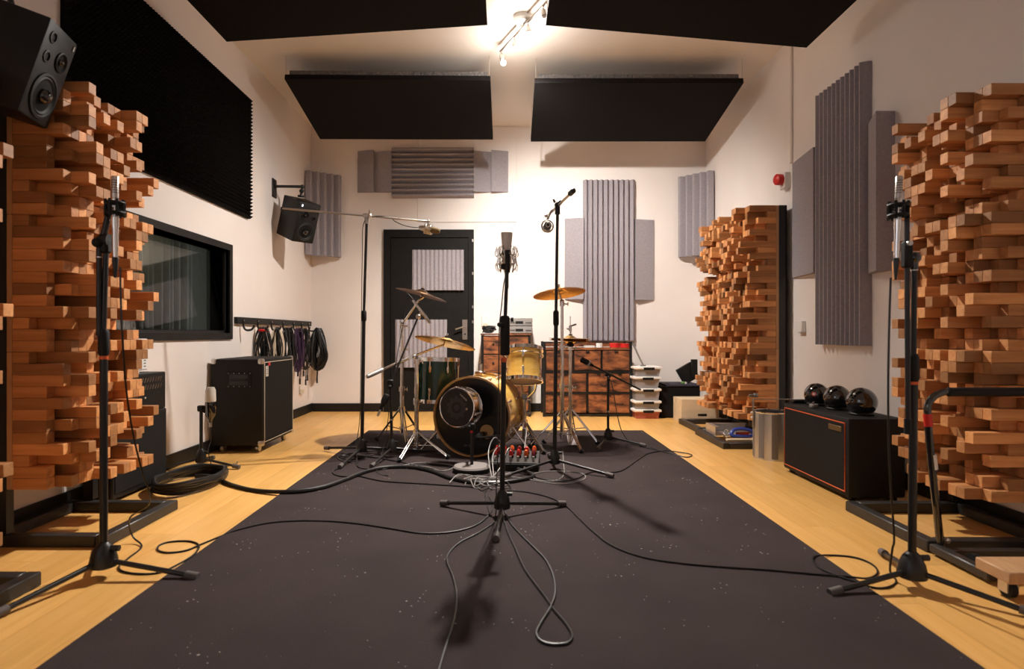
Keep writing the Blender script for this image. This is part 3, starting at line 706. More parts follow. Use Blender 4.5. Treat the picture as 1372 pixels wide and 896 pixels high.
# silver bin
bxc, byc, br = 1.955, 4.42, .135
t = thing('metal_bin', 'tall silver metal cylinder bin left of the guitar cabinet', 'bin', (bxc, byc, 0))
part(t, 'body', MB().lathe([(br-.004, .006), (br, 0), (br, .335), (br-.006, .335), (br-.006, .03), (.001, .03)], Matrix.Translation((bxc, byc, 0)), 40), SILVERP)
for k in range(9):
    a = 2*PI*(k+.3)/9; m = MB(); A0 = [a-.16+.32*i/4 for i in range(5)]; rr = br+.0012
    m._add([(bxc+rr*math.cos(q_), byc+rr*math.sin(q_), z_) for z_ in (.012, .325) for q_ in A0], [(i, i+1, i+6, i+5) for i in range(4)], None, True)
    part(t, 'reflection_strip', m, DISC)  # darker strips stand in for reflections on the round metal
part(t, 'rim', MB().torus((bxc, byc, .336), br-.002, .006, seg=40), CHROME)
part(t, 'liner', MB().lathe([(br-.008, .33), (br-.02, .25), (.06, .26), (.001, .27)], Matrix.Translation((bxc, byc, 0)), 24), FELT)
for sx in (-1, 1):
    pz = part(t, 'post', MB().cyl((bxc+sx*(br+.008), byc, .22), (bxc+sx*(br+.008), byc, .43), .006), NICKEL)
    part(pz, 'lug', MB().sphere((bxc+sx*(br+.016), byc, .29), .012, seg=10).sphere((bxc+sx*(br+.016), byc, .325), .012, seg=10), CREAM)
part(t, 'handle', MB().cyl((bxc-br-.008, byc, .425), (bxc+br+.008, byc, .425), .003), NICKEL)
m = MB()
for k in range(9):
    a = k*2.4; m.box((bxc-br-.008+.018*math.cos(a), byc+.018*math.sin(a), .445+.006*(k % 3)), (.03, .022, .004), R=rotz(math.degrees(a)) @ rotx(30+20*(k % 3)))
part(t, 'crumpled_foil', m, DISC)
# trays under the far stand: metal box, blue clamp, wood strip
t = thing('metal_bracket', 'grey metal channel bracket lying in the floor frame of the far panels', 'bracket', (1.83, 5.15, 0))
part(t, 'channel', MB().bx((1.76, 5.06, .051), (2.10, 5.30, .058)).bx((1.76, 5.06, .058), (1.768, 5.30, .12)).bx((1.76, 5.292, .058), (2.10, 5.30, .12)), SILVERP)
part(t, 'lip', MB().bx((1.76, 5.06, .12), (1.80, 5.30, .126)).bx((1.80, 5.27, .12), (2.10, 5.30, .126)), SILVERP)
t = thing('hand_saw', 'blue handled tool lying in the floor frame below the far panels', 'tool', (1.92, 4.95, .05))
part(t, 'grip', MB().tube(catmull([(1.85, 4.93, .075), (1.87, 4.95, .115), (1.95, 4.96, .125), (2.03, 4.96, .10), (2.02, 4.95, .07), (1.92, 4.94, .068)], 5, True), .014, 8, closed=True), BLUE)
part(t, 'blade', MB().tube([(2.0, 4.96, .10), (2.15, 5.0, .06)], .012, 8), DISC); part(t, 'red_insert', MB().box((1.94, 4.945, .09), (.10, .02, .02)), REDHOOD)
part(t, 'ring', MB().torus((1.80, 4.92, .095), .03, .005, (.5, -.8, .2), 20, 6), CHROME)
single('timber_strip', MB().bx((1.765, 4.795, .051), (2.15, 4.84, .068), bev=.002), CRATE, 'pale timber strip on the front tube of the far panel stand', 'timber')

# ------------------------------------------------------------------ back wall furniture
def handle_dot(par, p): part(par, 'knob', MB().sphere(p, .012, seg=10), DARK)
YD0 = 6.60
t = thing('drawer_chest', 'wide rustic chest of eight brown drawers in a black frame', 'drawers', (.91, 6.80, 0))
X0, X1 = P(727.5, 0, YD0).x, P(847, 0, YD0).x
ZZ = lambda y: P(0, y, YD0).z
for x in (X0, X1-.03):
    for y in (YD0, YD0+.34): part(t, 'leg', MB().bx((x, y, 0), (x+.03, y+.03, ZZ(457.5))), DARK)
part(t, 'top_board', MB().bx((X0+.001, YD0+.001, ZZ(468.5)), (X1-.001, YD0+.37, ZZ(465.8))), RUSTIC)
part(t, 'top_rail', MB().bx((X0+.03, YD0+.345, ZZ(465)), (X1-.03, YD0+.365, ZZ(458))), RUSTIC); part(t, 'front_bar', MB().bx((X0+.03, YD0+.005, ZZ(459)), (X1-.03, YD0+.015, ZZ(457.8))), DARK)
part(t, 'carcass', MB().bx((X0+.03, YD0+.03, .055), (X1-.03, YD0+.36, ZZ(469))), DARK)
for (a, b, y0, y1) in [(732, 767, 470, 496), (770, 805, 470, 496), (808, 843.5, 470, 496), (731, 785.5, 500, 525), (789, 815.5, 500, 525), (817.5, 843.5, 500, 525), (731, 785.5, 528, 553), (789, 843.5, 528, 553)]:
    pa, pb = P(a, y1, YD0), P(b, y0, YD0)
    d = part(t, 'drawer', MB().bx((pa.x, YD0+.008, pa.z), (pb.x, YD0+.03, pb.z), bev=.002), RUSTIC)
    part(d, 'pull_tab', MB().bx(((pa.x+pb.x)/2-.02, YD0-.002, pb.z-.022), ((pa.x+pb.x)/2+.02, YD0+.008, pb.z-.002)), DARK)
for zz in (ZZ(498), ZZ(526.6), ZZ(555.5)): part(t, 'cross_bar', MB().bx((X0+.03, YD0+.001, zz-.010), (X1-.03, YD0+.007, zz+.010)), DARK)
zt = ZZ(465.8)+.0005
def tape(label, px, r, h, mat, w=.03):
    p = P(px, 460, 6.75); t = thing('tape_roll', label, 'tape', (p.x, 6.72, zt))
    part(t, 'tape', MB().ring((p.x, 6.72, zt+h/2), (0, 0, 1), r*.55, r, h, 24), mat)
    part(t, 'core', MB().ring((p.x, 6.72, zt+h/2), (0, 0, 1), r*.48, r*.54, h, 20), CRATE)
tape('red tape roll left of its twin on the chest top', 823, .055, .05, RED)
tape('red tape roll at the right end of the chest top', 836.5, .052, .045, RED)
tape('white tape roll on the chest beside the red tape', 802.5, .036, .05, WHITE)
single('card_pack', MB().box((P(789, 0, 6.75).x, 6.72, zt+.011), (.10, .07, .022), R=rotz(12)), WHITE, 'small white card pack lying on the chest top', 'card')
# left chest
t = thing('drawer_tower', 'narrow rustic drawer chest behind the drums beside the door', 'drawers', (.02, 6.80, 0))
X0, X1 = P(644.5, 0, YD0).x, P(711, 0, YD0).x; xm = P(676, 0, YD0).x
for x in (X0, xm-.012, X1-.025):
    for y in (YD0, YD0+.34): part(t, 'leg', MB().bx((x, y, 0), (x+.025, y+.03, .885)), DARK)
part(t, 'carcass', MB().bx((X0+.02, YD0+.031, .05), (X1-.02, YD0+.339, .88)), DARK)
part(t, 'top_board', MB().bx((X0-.006, YD0-.006, .886), (X1+.006, YD0+.376, .903)), RUSTIC)
for (a, b) in ((X0+.027, xm-.014), (xm+.015, X1-.027)):
    for k in range(4):
        z1 = .876-k*.205
        d = part(t, 'drawer', MB().bx((a, YD0+.008, z1-.195), (b, YD0+.03, z1), bev=.002), RUSTIC); handle_dot(d, ((a+b)/2, YD0+.004, z1-.09))
zt2 = .904
def rack_unit(label, z):
    a, b = P(682, 0, 6.75).x, P(713, 0, 6.75).x
    t = thing('rack_unit', label, 'recorder', ((a+b)/2, 6.78, z), None, 'silver rack units on the narrow chest')
    part(t, 'case', MB().bx((a, 6.69, z), (b, 6.93, z+.083), bev=.003), PLASTIC)
    fp = part(t, 'front_panel', MB().bx((a+.002, 6.684, z+.003), (b-.002, 6.69, z+.080), bev=.002), SILVERP)
    part(fp, 'display', MB().bx((a+.07, 6.680, z+.022), (a+.155, 6.684, z+.05)), DARK)
    for k in range(4): part(fp, 'button', MB().box((a+.018+k*.013, 6.682, z+.034), (.009, .004, .014)), DARK)
    for k in range(4): part(fp, 'knob', MB().cyl((b-.02-k*.017, 6.684, z+.034), (b-.02-k*.017, 6.672, z+.034), .006, seg=10), DARK)
    for x in (a+.004, b-.004): part(fp, 'handle', MB().tube([(x, 6.684, z+.012), (x, 6.664, z+.016), (x, 6.664, z+.068), (x, 6.684, z+.072)], .004, 6), CHROME)
rack_unit('lower silver rack unit on the narrow chest behind the drums', zt2)
rack_unit('upper silver rack unit on the narrow chest behind the drums', zt2+.0835)
t = thing('adapter_box', 'white box beside tangled cables on the narrow chest', 'box', (P(669, 0, 6.75).x, 6.73, zt2))
part(t, 'box', MB().box((P(669, 0, 6.75).x, 6.73, zt2+.041), (.045, .05, .08), bev=.004), WHITE)
t = thing('cable_tangle', 'black tangle of leads on the narrow chest near the door', 'cable', (P(655, 0, 6.75).x, 6.74, zt2))
q = random.Random(5); m = MB(); cx = P(655, 0, 6.75).x
for k in range(12):
    c0 = [(cx+q.uniform(-.03, .03)+.055*math.cos(a)*q.uniform(.6, 1.1), 6.74+.05*math.sin(a), zt2+.012+q.uniform(0, .07)) for a in [i*2*PI/8+k for i in range(8)]]
    m.tube(catmull(c0, 3, True), .007, 5, closed=True)
part(t, 'leads', m, CABLE, kind='stuff')
# clear storage boxes
bY = 6.43
zs = [0.0, .088, .176, .300, .424, .53]
names = ['bottom storage box holding red things in the clear box stack', 'second storage box from the floor in the clear stack', 'middle storage box in the clear stack beside the chest', 'second storage box from the top of the clear stack', 'topmost storage box of the clear stack by the chest']
ztop = 0.0
for k in range(5):
    z0 = ztop+.0006; hgt = (.098, .092, .128, .125, .105)[k]; z1 = z0+hgt; ztop = z1
    off = (0.0, .0, .0, -.004, .006)[k]; x0, x1 = 1.385+off, 1.655+off
    t = thing('storage_box', names[k], 'box', ((x0+x1)/2, bY+.17, z0), None, 'clear lidded storage boxes')
    part(t, 'tub', MB().hexa([(x0+.018, bY+.018, z0), (x1-.018, bY+.018, z0), (x1-.018, bY+.33, z0), (x0+.018, bY+.33, z0), (x0+.004, bY+.004, z1-.026), (x1-.004, bY+.004, z1-.026), (x1-.004, bY+.345, z1-.026), (x0+.004, bY+.345, z1-.026)]), REDBOX if k == 0 else CLEARP)
    part(t, 'lid', MB().bx((x0-.012, bY-.012, z1-.0255), (x1+.012, bY+.355, z1), bev=.006), WHITE)
    part(t, 'latch', MB().bx(((x0+x1)/2-.05, bY-.019, z1-.034), ((x0+x1)/2+.065, bY-.0125, z1-.006), bev=.002), PLASTIC)
t = thing('grey_pole', 'thin grey pole leaning on the chest above the clear boxes', 'pole', (1.42, 6.6, ztop))
part(t, 'tube', MB().cyl((1.50, 6.55, ztop+.012), (1.40, 6.62, .80), .010), DISC); part(t, 'foot', MB().cyl((1.50, 6.55, ztop+.001), (1.50, 6.55, ztop+.014), .03), DISC)
# black flight case and things on it
t = thing('black_case', 'black case draped with dark cloth between boxes and pale crates', 'case', (1.85, 6.7, 0))
part(t, 'case', MB().bx((1.675, 6.50, 0), (2.10, 6.90, .335), bev=.008), FELT)
part(t, 'cloth', MB().bx((1.74, 6.49, .336), (2.12, 6.91, .356), bev=.008, seg=2), noise_mat('navy_cloth', (.015, .014, .024), (.03, .028, .05), 14, .9))
t = thing('flat_monitor', 'black square panel tilted on its corner above the black case', 'monitor', P(921, 503, 6.72))
part(t, 'panel', MB().box(P(921, 500, 6.72), (.19, .04, .19), R=roty(-30), bev=.006), PLASTIC)
part(t, 'side_plate', MB().box(P(930, 494, 6.70), (.07, .03, .21), bev=.004), PLASTIC)
part(t, 'foot', MB().cyl(P(918, 515, 6.72), (P(918, 0, 6.72).x, 6.72, .357), .012).box((P(917, 0, 6.72).x, 6.72, .363), (.10, .06, .012)), DARK)
t = thing('small_plug', 'small green and white plug lying on the black case', 'plug', P(915, 518, 6.6))
part(t, 'body', MB().box((P(915, 0, 6.58).x, 6.58, .370), (.035, .03, .026), R=rotz(25), bev=.004), LEAFG); part(t, 'tip', MB().box((P(918.5, 0, 6.58).x, 6.58, .368), (.02, .02, .02)), WHITE)
def crate(label, z0, z1):
    x0, x1, y0, y1 = 1.80, 2.18, 6.16, 6.46
    t = thing('wooden_crate', label, 'crate', ((x0+x1)/2, (y0+y1)/2, z0), None, 'pale plywood crates')
    part(t, 'front_board', MB().bx((x0, y0, z0), (x1, y0+.015, z1), bev=.001), CRATE); part(t, 'back_board', MB().bx((x0, y1-.015, z0), (x1, y1, z1)), CRATE)
    part(t, 'end_board', MB().bx((x0, y0+.0155, z0), (x0+.015, y1-.0155, z1)), CRATE); part(t, 'end_board', MB().bx((x1-.015, y0+.0155, z0), (x1, y1-.0155, z1)), CRATE)
    part(t, 'lid', MB().bx((x0+.0155, y0+.0155, z1-.012), (x1-.0155, y1-.0155, z1-.001)), CRATE); part(t, 'floor_board', MB().bx((x0+.0155, y0+.0155, z0), (x1-.0155, y1-.0155, z0+.01)), CRATE)
    part(t, 'hand_slot', MB().box(((x0+x1)/2+.02, y0-.001, (z0+z1)/2+.02), (.09, .003, .022), bev=.001), DARK)
crate('lower pale plywood crate on the floor under the block panels', 0, .118)
crate('upper pale plywood crate under the far block panels', .1186, .235)
# ------------------------------------------------------------------ microphone stands
def pol(cx, cy, a, L, z): return V(cx+L*math.cos(math.radians(a)), cy+L*math.sin(math.radians(a)), z)
def tripod(t, cx, cy, angs, L, z0=0.0, k=1.0, mat=None, leg_r=.0095):
    mat = mat or DARK
    part(t, 'hub', MB().lathe([(.030*k, .035), (.047*k, .042), (.047*k, .062), (.041*k, .090), (.029*k, .116), (.016*k, .130)], Matrix.Translation((cx, cy, z0)), 20), mat)
    part(t, 'hub_knob', MB().cyl((cx+.02*k, cy, z0+.108), (cx+.058*k, cy, z0+.108), .011*k), mat)
    for a in angs:
        e = pol(cx, cy, a, L, z0+.016); s = pol(cx, cy, a, .025*k, z0+.062); d = (e-s).normalized()
        lg = part(t, 'leg', MB().cyl(s, e, leg_r), mat)
        part(lg, 'rubber_foot', MB().cyl(e-d*.035, e+d*.012, .0145), FOOT)
def collar(t, x, y, z0, z1, r=.016):
    c = part(t, 'clutch', MB().lathe([(r*.8, z0), (r, z0+.01), (r, z1-.012), (r*.75, z1)], Matrix.Translation((x, y, 0)), 16), RUBBER)
    return c
def shock_mount(t, c, r, mat, axis=(0, 0, 1), name='shock_mount'):
    m = MB().torus(c+Vector(axis)*.018, r, .006, axis, 22, 6).torus(c-Vector(axis)*.018, r, .006, axis, 22, 6)
    R = frame_z(axis).to_3x3()
    for k in range(8):
        a = 2*PI*k/8; d = R @ V(math.cos(a), math.sin(a), 0)
        m.cyl(c+d*r+Vector(axis)*.03, c+d*r-Vector(axis)*.032, .0055, seg=6)
        m.cyl(c+d*r+Vector(axis)*.018*(1 if k % 2 else -1), c+d*.012, .0022, seg=5)
    return part(t, name, m, mat)
def pencil_mic(t, a, b, r=.0115, head=.25, mat=None):
    """a = tip, b = connector end"""
    a, b = Vector(a), Vector(b); d = b-a; L = d.length; u = d/L; mat = mat or CHROME
    part(t, 'body', MB().lathe([(r, L*head), (r*1.05, L*head+.004), (r*1.05, L*.62), (r*.85, L*.66), (r*.85, L*.9), (r*.7, L)], Matrix.Translation(a) @ frame_z(u), 16), mat)
    g = part(t, 'capsule_head', MB().lathe([(r*.85, 0), (r, .003), (r, L*head-.001)], Matrix.Translation(a) @ frame_z(u), 16), NICKEL)
    for k in range(6): part(g, 'slot', MB().ring(a+u*(.016+k*L*head/9), u, r*.8, r*1.02, .0022, 16), DARK)
    part(t, 'plug', MB().lathe([(r*.75, 0), (r*.85, .01), (r*.55, .05), (r*.35, .075)], Matrix.Translation(b) @ frame_z(u), 12), DARK)
def cable(name_label, pts, r=.0035, group=None, mat=None, n=6, seg=6):
    return single('cable', MB().tube(catmull(pts, n), r, seg), mat or CABLE, name_label, 'cable', group)
def floor_z(p, r):
    return (RUGZ if (-1.25 < p.x < 1.285 and p.y < 5.62) else 0)+r
def fpts(px, r):
    out = []
    for x, y in px:
        g = G(x, y); g.z = floor_z(g, r); out.append(g)
    return out
TALL = 'tall tripod microphone stands'
# left front stand
cx, cy = -1.48, 2.25
t = thing('microphone_stand', 'black mic stand at left with its boom folded down beside the pole', 'mic stand', (cx, cy, 0), None, TALL)
tripod(t, cx, cy, (-5, -110, 125), .355)
zz = lambda y, Y=2.25: P(0, y, Y).z
xx = lambda x, Y=2.25: P(x, 0, Y).x
part(t, 'lower_pole', MB().cyl((cx, cy, .10), (cx, cy, zz(474)), .0135), DARK)
c = collar(t, cx, cy, zz(476), zz(441), .019); part(c, 'orange_band', MB().ring((cx, cy, zz(479)), (0, 0, 1), .0137, .0155, .012, 16), ORANGE)
part(t, 'upper_pole', MB().cyl((cx, cy, zz(442)), (xx(142.5), cy, zz(322)), .0095), DARK)
part(t, 'boom_clamp', MB().cyl((xx(136), cy, zz(322)), (xx(147), cy, zz(322)), .024, seg=16).box((xx(142), cy, zz(330)), (.03, .035, .055), bev=.008).sphere((xx(135), cy-.02, zz(326)), .018), PLASTIC)
b = part(t, 'boom', MB().cyl((xx(135.2), cy-.01, zz(450)), (xx(135.2), cy-.01, zz(318)), .0095).cyl((xx(138), cy, zz(318)), (xx(146), cy, zz(285)), .011), DARK)
part(b, 'boom_collar', MB().ring((xx(135.2), cy-.01, zz(345)), (0, 0, 1), .0096, .0115, .004, 14).cyl((xx(140), cy, zz(292)), (xx(150), cy, zz(296)), .004), NICKEL)
mc = V(xx(161), cy-.03, zz(281))
shock_mount(t, mc, .030, PLASTIC)
part(t, 'mount_arm', MB().cyl((xx(146), cy, zz(285)), mc+V(-.03, 0, 0), .009), PLASTIC)
t = thing('pencil_microphone', 'silver pencil microphone held upright on the left front stand', 'microphone', V(mc.x, mc.y, zz(347)), None, 'silver pencil microphones')
pencil_mic(t, (mc.x, mc.y, zz(239)), (mc.x+.001, mc.y, zz(346)), .0125, .27)
# right front stand
cx, cy = 1.443, 2.15
zz = lambda y, Y=2.15: P(0, y, Y).z
xx = lambda x, Y=2.15: P(x, 0, Y).x
t = thing('microphone_stand', 'black mic stand at right with its boom hanging down beside the pole', 'mic stand', (cx, cy, 0), None, TALL)
tripod(t, cx, cy, (192, -45, 74), .325)
part(t, 'lower_pole', MB().cyl((cx, cy, .10), (xx(1224), cy, zz(512)), .0135), DARK)
c = collar(t, xx(1224), cy, zz(511), zz(474), .018); part(c, 'orange_band', MB().ring((xx(1224), cy, zz(513)), (0, 0, 1), .0137, .0155, .010, 16), ORANGE)
part(t, 'upper_pole', MB().cyl((xx(1224), cy, zz(476)), (xx(1225), cy, zz(352)), .0095), DARK)
jt = part(t, 'swivel_joint', MB().sphere((xx(1224.5), cy, zz(345)), .021, (1.15, 1, 1), 18).cyl((xx(1224.5), cy, zz(360)), (xx(1224.5), cy, zz(350)), .014).cyl((xx(1221), cy, zz(345)), (xx(1212), cy-.01, zz(345)), .014), GLOSSB)
part(jt, 'joint_ring', MB().ring((xx(1225), cy, zz(362)), (0, 0, 1), .0096, .0125, .004, 16), NICKEL)
b = part(t, 'boom', MB().cyl((xx(1210), cy-.02, zz(288)), (xx(1211.5), cy-.02, zz(562)), .0085), DARK)
part(b, 'boom_grip', MB().cyl((xx(1211.5), cy-.02, zz(560)), (xx(1211.6), cy-.02, zz(580)), .0125), RUBBER)
part(t, 'boom_clamp', MB().box((xx(1210), cy-.02, zz(342)), (.03, .034, .095), bev=.007), PLASTIC)
part(t, 'clamp_screw', MB().cyl((xx(1208), cy-.04, zz(328)), (xx(1208), cy-.048, zz(328)), .009), NICKEL)
mc = V(xx(1196), cy-.03, zz(284))
shock_mount(t, mc, .030, PLASTIC)
part(t, 'mount_arm', MB().cyl((xx(1210), cy-.02, zz(288)), mc+V(.03, .005, 0), .010), PLASTIC)
t = thing('pencil_microphone', 'silver pencil microphone held upright on the right front stand', 'microphone', V(mc.x, mc.y, zz(352)), None, 'silver pencil microphones')
pencil_mic(t, (mc.x+.004, mc.y, zz(239)), (mc.x-.006, mc.y, zz(347)), .0118, .27)
# centre stand
cx, cy = -.008, 2.97
zz = lambda y, Y=2.97: P(0, y, Y).z
xx = lambda x, Y=2.97: P(x, 0, Y).x
t = thing('microphone_stand', 'black mic stand standing alone in the middle of the rug', 'mic stand', (cx, cy, RUGZ), None, TALL)
tripod(t, cx, cy, (150, 28, -94), .355, RUGZ, .85)
part(t, 'lower_pole', MB().cyl((cx, cy, .10), (xx(675), cy, zz(482)), .0125), DARK)
c = collar(t, xx(676.5), cy, zz(476), zz(423), .024)
part(c, 'orange_band', MB().ring((xx(675), cy, zz(482)), (0, 0, 1), .0128, .0155, .022, 16), ORANGE)
part(c, 'clutch_handle', MB().box((xx(671), cy-.025, zz(435)), (.035, .02, .02), bev=.005).cyl((xx(684), cy, zz(428)), (xx(688), cy, zz(428)), .012), PLASTIC)
part(t, 'upper_pole', MB().cyl((xx(677), cy, zz(424)), (xx(680), cy, zz(342)), .009), DARK)
mc = V(xx(679), cy+.05, zz(340))
part(t, 'mount_clip', MB().cyl((xx(680), cy, zz(335)), (xx(680), cy, zz(365)), .0125).box((xx(675), cy+.01, zz(357)), (.03, .03, .025), bev=.006).cyl((xx(680), cy, zz(337)), mc+V(-.02, -.02, 0), .006), PLASTIC)
m = MB()
for zz1 in (.0, -.045): m.torus(mc+V(0, 0, zz1), .034, .0025, (0, 0, 1), 24, 6)
pts = []
for k in range(24):
    a = 2*PI*k/24; pts.append(mc+V(math.cos(a)*(.052 if k % 2 else .034), math.sin(a)*(.052 if k % 2 else .034), (.045, 0, -.085, 0)[k % 4] if k % 2 == 0 else (.02 if k % 4 == 1 else -.05)))
m.tube(pts, .0028, 6, closed=True)
for k in range(8):
    a = 2*PI*k/8+.2; o = mc+V(math.cos(a)*.05, math.sin(a)*.05, -.02)
    m.tube(catmull([o+V(0, 0, .06), o+V(math.cos(a)*.008, math.sin(a)*.008, .02), o+V(-math.cos(a)*.012, -math.sin(a)*.012, 0), o+V(math.cos(a)*.006, math.sin(a)*.006, -.03), o+V(0, 0, -.06)], 4), .0024, 5)
part(t, 'spider_mount', m, CHROME)
t = thing('studio_microphone', 'silver studio microphone in a wire cradle on the middle stand', 'microphone', mc+V(0, 0, -.09))
z = mc.z
part(t, 'body', MB().lathe([(.010, z-.10), (.014, z-.085), (.025, z-.055), (.025, z+.02), (.022, z+.024)], Matrix.Translation((mc.x, mc.y, 0)), 28), NICKEL)
part(t, 'grille', MB().lathe([(.022, z+.0245), (.0235, z+.03), (.029, z+.108), (.0275, z+.112), (.0, z+.113)], Matrix.Translation((mc.x, mc.y, 0)) @ Matrix.Diagonal((1, .72, 1, 1)), 28), noise_mat('wire_gauze', (.50, .46, .41), (.80, .75, .68), 420, .4, .6, 2, .002, metal=.3))
part(t, 'plug', MB().cyl((mc.x, mc.y, z-.165), (mc.x, mc.y, z-.10), .010), DARK)
# left overhead boom stand
cx, cy = -1.03, 4.42
zz = lambda y, Y=4.42: P(0, y, Y).z
xx = lambda x, Y=4.42: P(x, 0, Y).x
t = thing('boom_stand', 'black boom stand left of the drums with a long level boom', 'mic stand', (cx, cy, RUGZ), None, TALL)
tripod(t, cx, cy, (144, -97, 22), .41, RUGZ, .8)
part(t, 'lower_pole', MB().cyl((cx, cy, .10), (xx(487.5), cy, zz(425)), .0135), DARK)
collar(t, xx(487.6), cy, zz(430), zz(416), .019)
part(t, 'upper_pole', MB().cyl((xx(487.6), cy, zz(418)), (xx(491.5), cy, zz(292)), .010), DARK)
part(t, 'boom_clamp', MB().box((xx(492), cy, zz(289)), (.06, .035, .03), R=roty(4), bev=.006).cyl((xx(491.5), cy, zz(300)), (xx(491.5), cy, zz(290)), .018).cyl((xx(495), cy-.02, zz(293)), (xx(497), cy-.05, zz(283)), .006), NICKEL)
be = P(574, 296.5, 4.62)
b = part(t, 'boom', MB().cyl(P(378, 279, 4.2), be, .0075), NICKEL)
part(b, 'boom_sleeve', MB().cyl(P(403, 281.3, 4.255), P(378, 279, 4.2)+V(-.01, 0, 0), .0105), RUBBER); part(b, 'swivel', MB().sphere(be, .014), NICKEL)
mc = P(574, 307, 4.62)
part(t, 'mount_stem', MB().cyl(be, mc+V(0, 0, .03), .006), NICKEL)
ax = Vector((1, -.1, -.22)).normalized()
shock_mount(t, mc, .034, NICKEL, ax)
t = thing('overhead_microphone', 'silver and gold microphone hanging from the long left boom', 'microphone', mc)
part(t, 'body', MB().lathe([(.012, -.075), (.02, -.06), (.022, .02)], Matrix.Translation(mc) @ frame_z(ax), 20), NICKEL)
part(t, 'grille', MB().lathe([(.021, .0205), (.023, .03), (.022, .078), (.012, .09), (0, .092)], Matrix.Translation(mc) @ frame_z(ax), 20), GOLDP)
# right overhead boom stand
cx, cy = .335, 4.0
zz = lambda y, Y=4.0: P(0, y, Y).z
xx = lambda x, Y=4.0: P(x, 0, Y).x
t = thing('boom_stand', 'black boom stand right of the drums with a short raised boom', 'mic stand', (cx, cy, RUGZ), None, TALL)
tripod(t, cx, cy, (218, -36, 91), .41, RUGZ, .8)
part(t, 'lower_pole', MB().cyl((cx, cy, .10), (xx(745), cy, zz(430)), .0135), DARK)
collar(t, xx(745), cy, zz(436), zz(416), .019)
part(t, 'upper_pole', MB().cyl((xx(745), cy, zz(418)), (xx(747), cy, zz(281)), .010), DARK)
part(t, 'boom_clamp', MB().cyl((xx(747), cy, zz(287)), (xx(747), cy, zz(272)), .017).box((xx(748), cy, zz(273)), (.05, .04, .03), R=roty(-40), bev=.006).cyl((xx(743), cy-.02, zz(272)), (xx(741), cy-.03, zz(268)), .007), DARK)
b0, b1 = P(768, 255.5, 3.78), P(739, 284, 4.10)
b = part(t, 'boom', MB().cyl(b0, b1, .0085), NICKEL)
part(b, 'end_weight', MB().cyl(b0, b0+(b1-b0).normalized()*.045, .017).sphere(b0, .017), DARK)
mc = P(733.5, 303, 4.10)
part(t, 'goose_arm', MB().tube(catmull([P(747, 280, 4.02), P(740, 282, 4.07), P(735, 290, 4.10), mc+V(0, 0, .038)], 5), .008, 8).sphere(P(731.5, 289, 4.08), .012), NICKEL)
m = MB().torus(mc, .040, .004, (0, 1, 0), 28, 8).torus(mc+V(0, -.02, 0), .036, .003, (0, 1, 0), 28, 6)
for k in range(6):
    a = 2*PI*k/6; d = V(math.cos(a), 0, math.sin(a)); m.cyl(mc+d*.022, mc+d*.04, .003, seg=6)
part(t, 'ring_mount', m, NICKEL)
t = thing('round_microphone', 'dark round microphone in a ring mount below the right boom', 'microphone', mc)
part(t, 'body', MB().lathe([(.018, -.05), (.025, -.04), (.026, .05), (.018, .075)], Matrix.Translation(mc) @ frame_z((0, 1, 0)), 20), DARK)
part(t, 'face', MB().ring(mc+V(0, -.05, 0), (0, 1, 0), .010, .017, .006, 20), NICKEL)
# small right stand by the chest
cx, cy = .84, 4.9
zz = lambda y, Y=4.9: P(0, y, Y).z
t = thing('boom_stand', 'small black boom stand in front of the wide drawer chest', 'mic stand', (cx, cy, RUGZ), None, 'low drum mic stands')
tripod(t, cx, cy, (-25, -115, 100), .29, RUGZ, .8, leg_r=.008)
part(t, 'pole', MB().cyl((cx, cy, .10), (cx, cy, zz(503)), .0105), DARK); part(t, 'pole_ring', MB().ring((cx, cy, zz(551)), (0, 0, 1), .0106, .013, .012, 14), NICKEL)
part(t, 'boom_clamp', MB().box((cx, cy, zz(502)), (.05, .04, .035), R=roty(25), bev=.006).cyl((cx, cy+.005, zz(502)), (cx, cy-.05, zz(508)), .0085), PLASTIC)
part(t, 'boom', MB().cyl(P(793, 489, 4.8), P(858, 522, 5.0), .008), DARK)
t = thing('drum_microphone', 'black microphone with silver ring on the small right boom', 'microphone', P(787, 486, 4.8))
a, bb = P(781, 482.5, 4.8), P(795, 490, 4.8); d = (bb-a).normalized()
part(t, 'body', MB().lathe([(.012, 0), (.022, .008), (.022, .06), (.014, .07), (.011, .11)], Matrix.Translation(a-d*.02) @ frame_z(d), 16), RUBBER); part(t, 'silver_ring', MB().ring(a+d*.055, d, .012, .0235, .012, 16), NICKEL)
# small left stand with hihat pencil mic
cx, cy = -.81, 4.40
zz = lambda y, Y=4.40: P(0, y, Y).z
t = thing('boom_stand', 'small black boom stand left of the green floor drum', 'mic stand', (cx, cy, RUGZ), None, 'low drum mic stands')
tripod(t, cx, cy, (-100, 18, 140), .37, RUGZ, .75, leg_r=.008)
part(t, 'pole', MB().cyl((cx, cy, .10), (cx-.01, cy, zz(513)), .0105), DARK); part(t, 'pole_ring', MB().ring((cx-.001, cy, zz(562)), (0, 0, 1), .0106, .0135, .012, 14), NICKEL)
part(t, 'boom_clamp', MB().box((cx-.01, cy, zz(513)), (.045, .04, .05), bev=.006).sphere((cx-.01, cy-.025, zz(518)), .016), PLASTIC)
part(t, 'boom', MB().cyl((cx-.012, cy, zz(516)), P(560, 425, 4.6), .0075), DARK); part(t, 'mic_clip', MB().sphere(P(560.5, 424, 4.6), .02).cyl(P(560, 425, 4.6), P(565, 417, 4.6), .008), NICKEL)
t = thing('pencil_microphone', 'silver pencil microphone slanting down between the two left cymbals', 'microphone', P(565, 417, 4.6), None, 'silver pencil microphones')
pencil_mic(t, P(576.5, 433, 4.6), P(553, 402, 4.6), .011, .25)
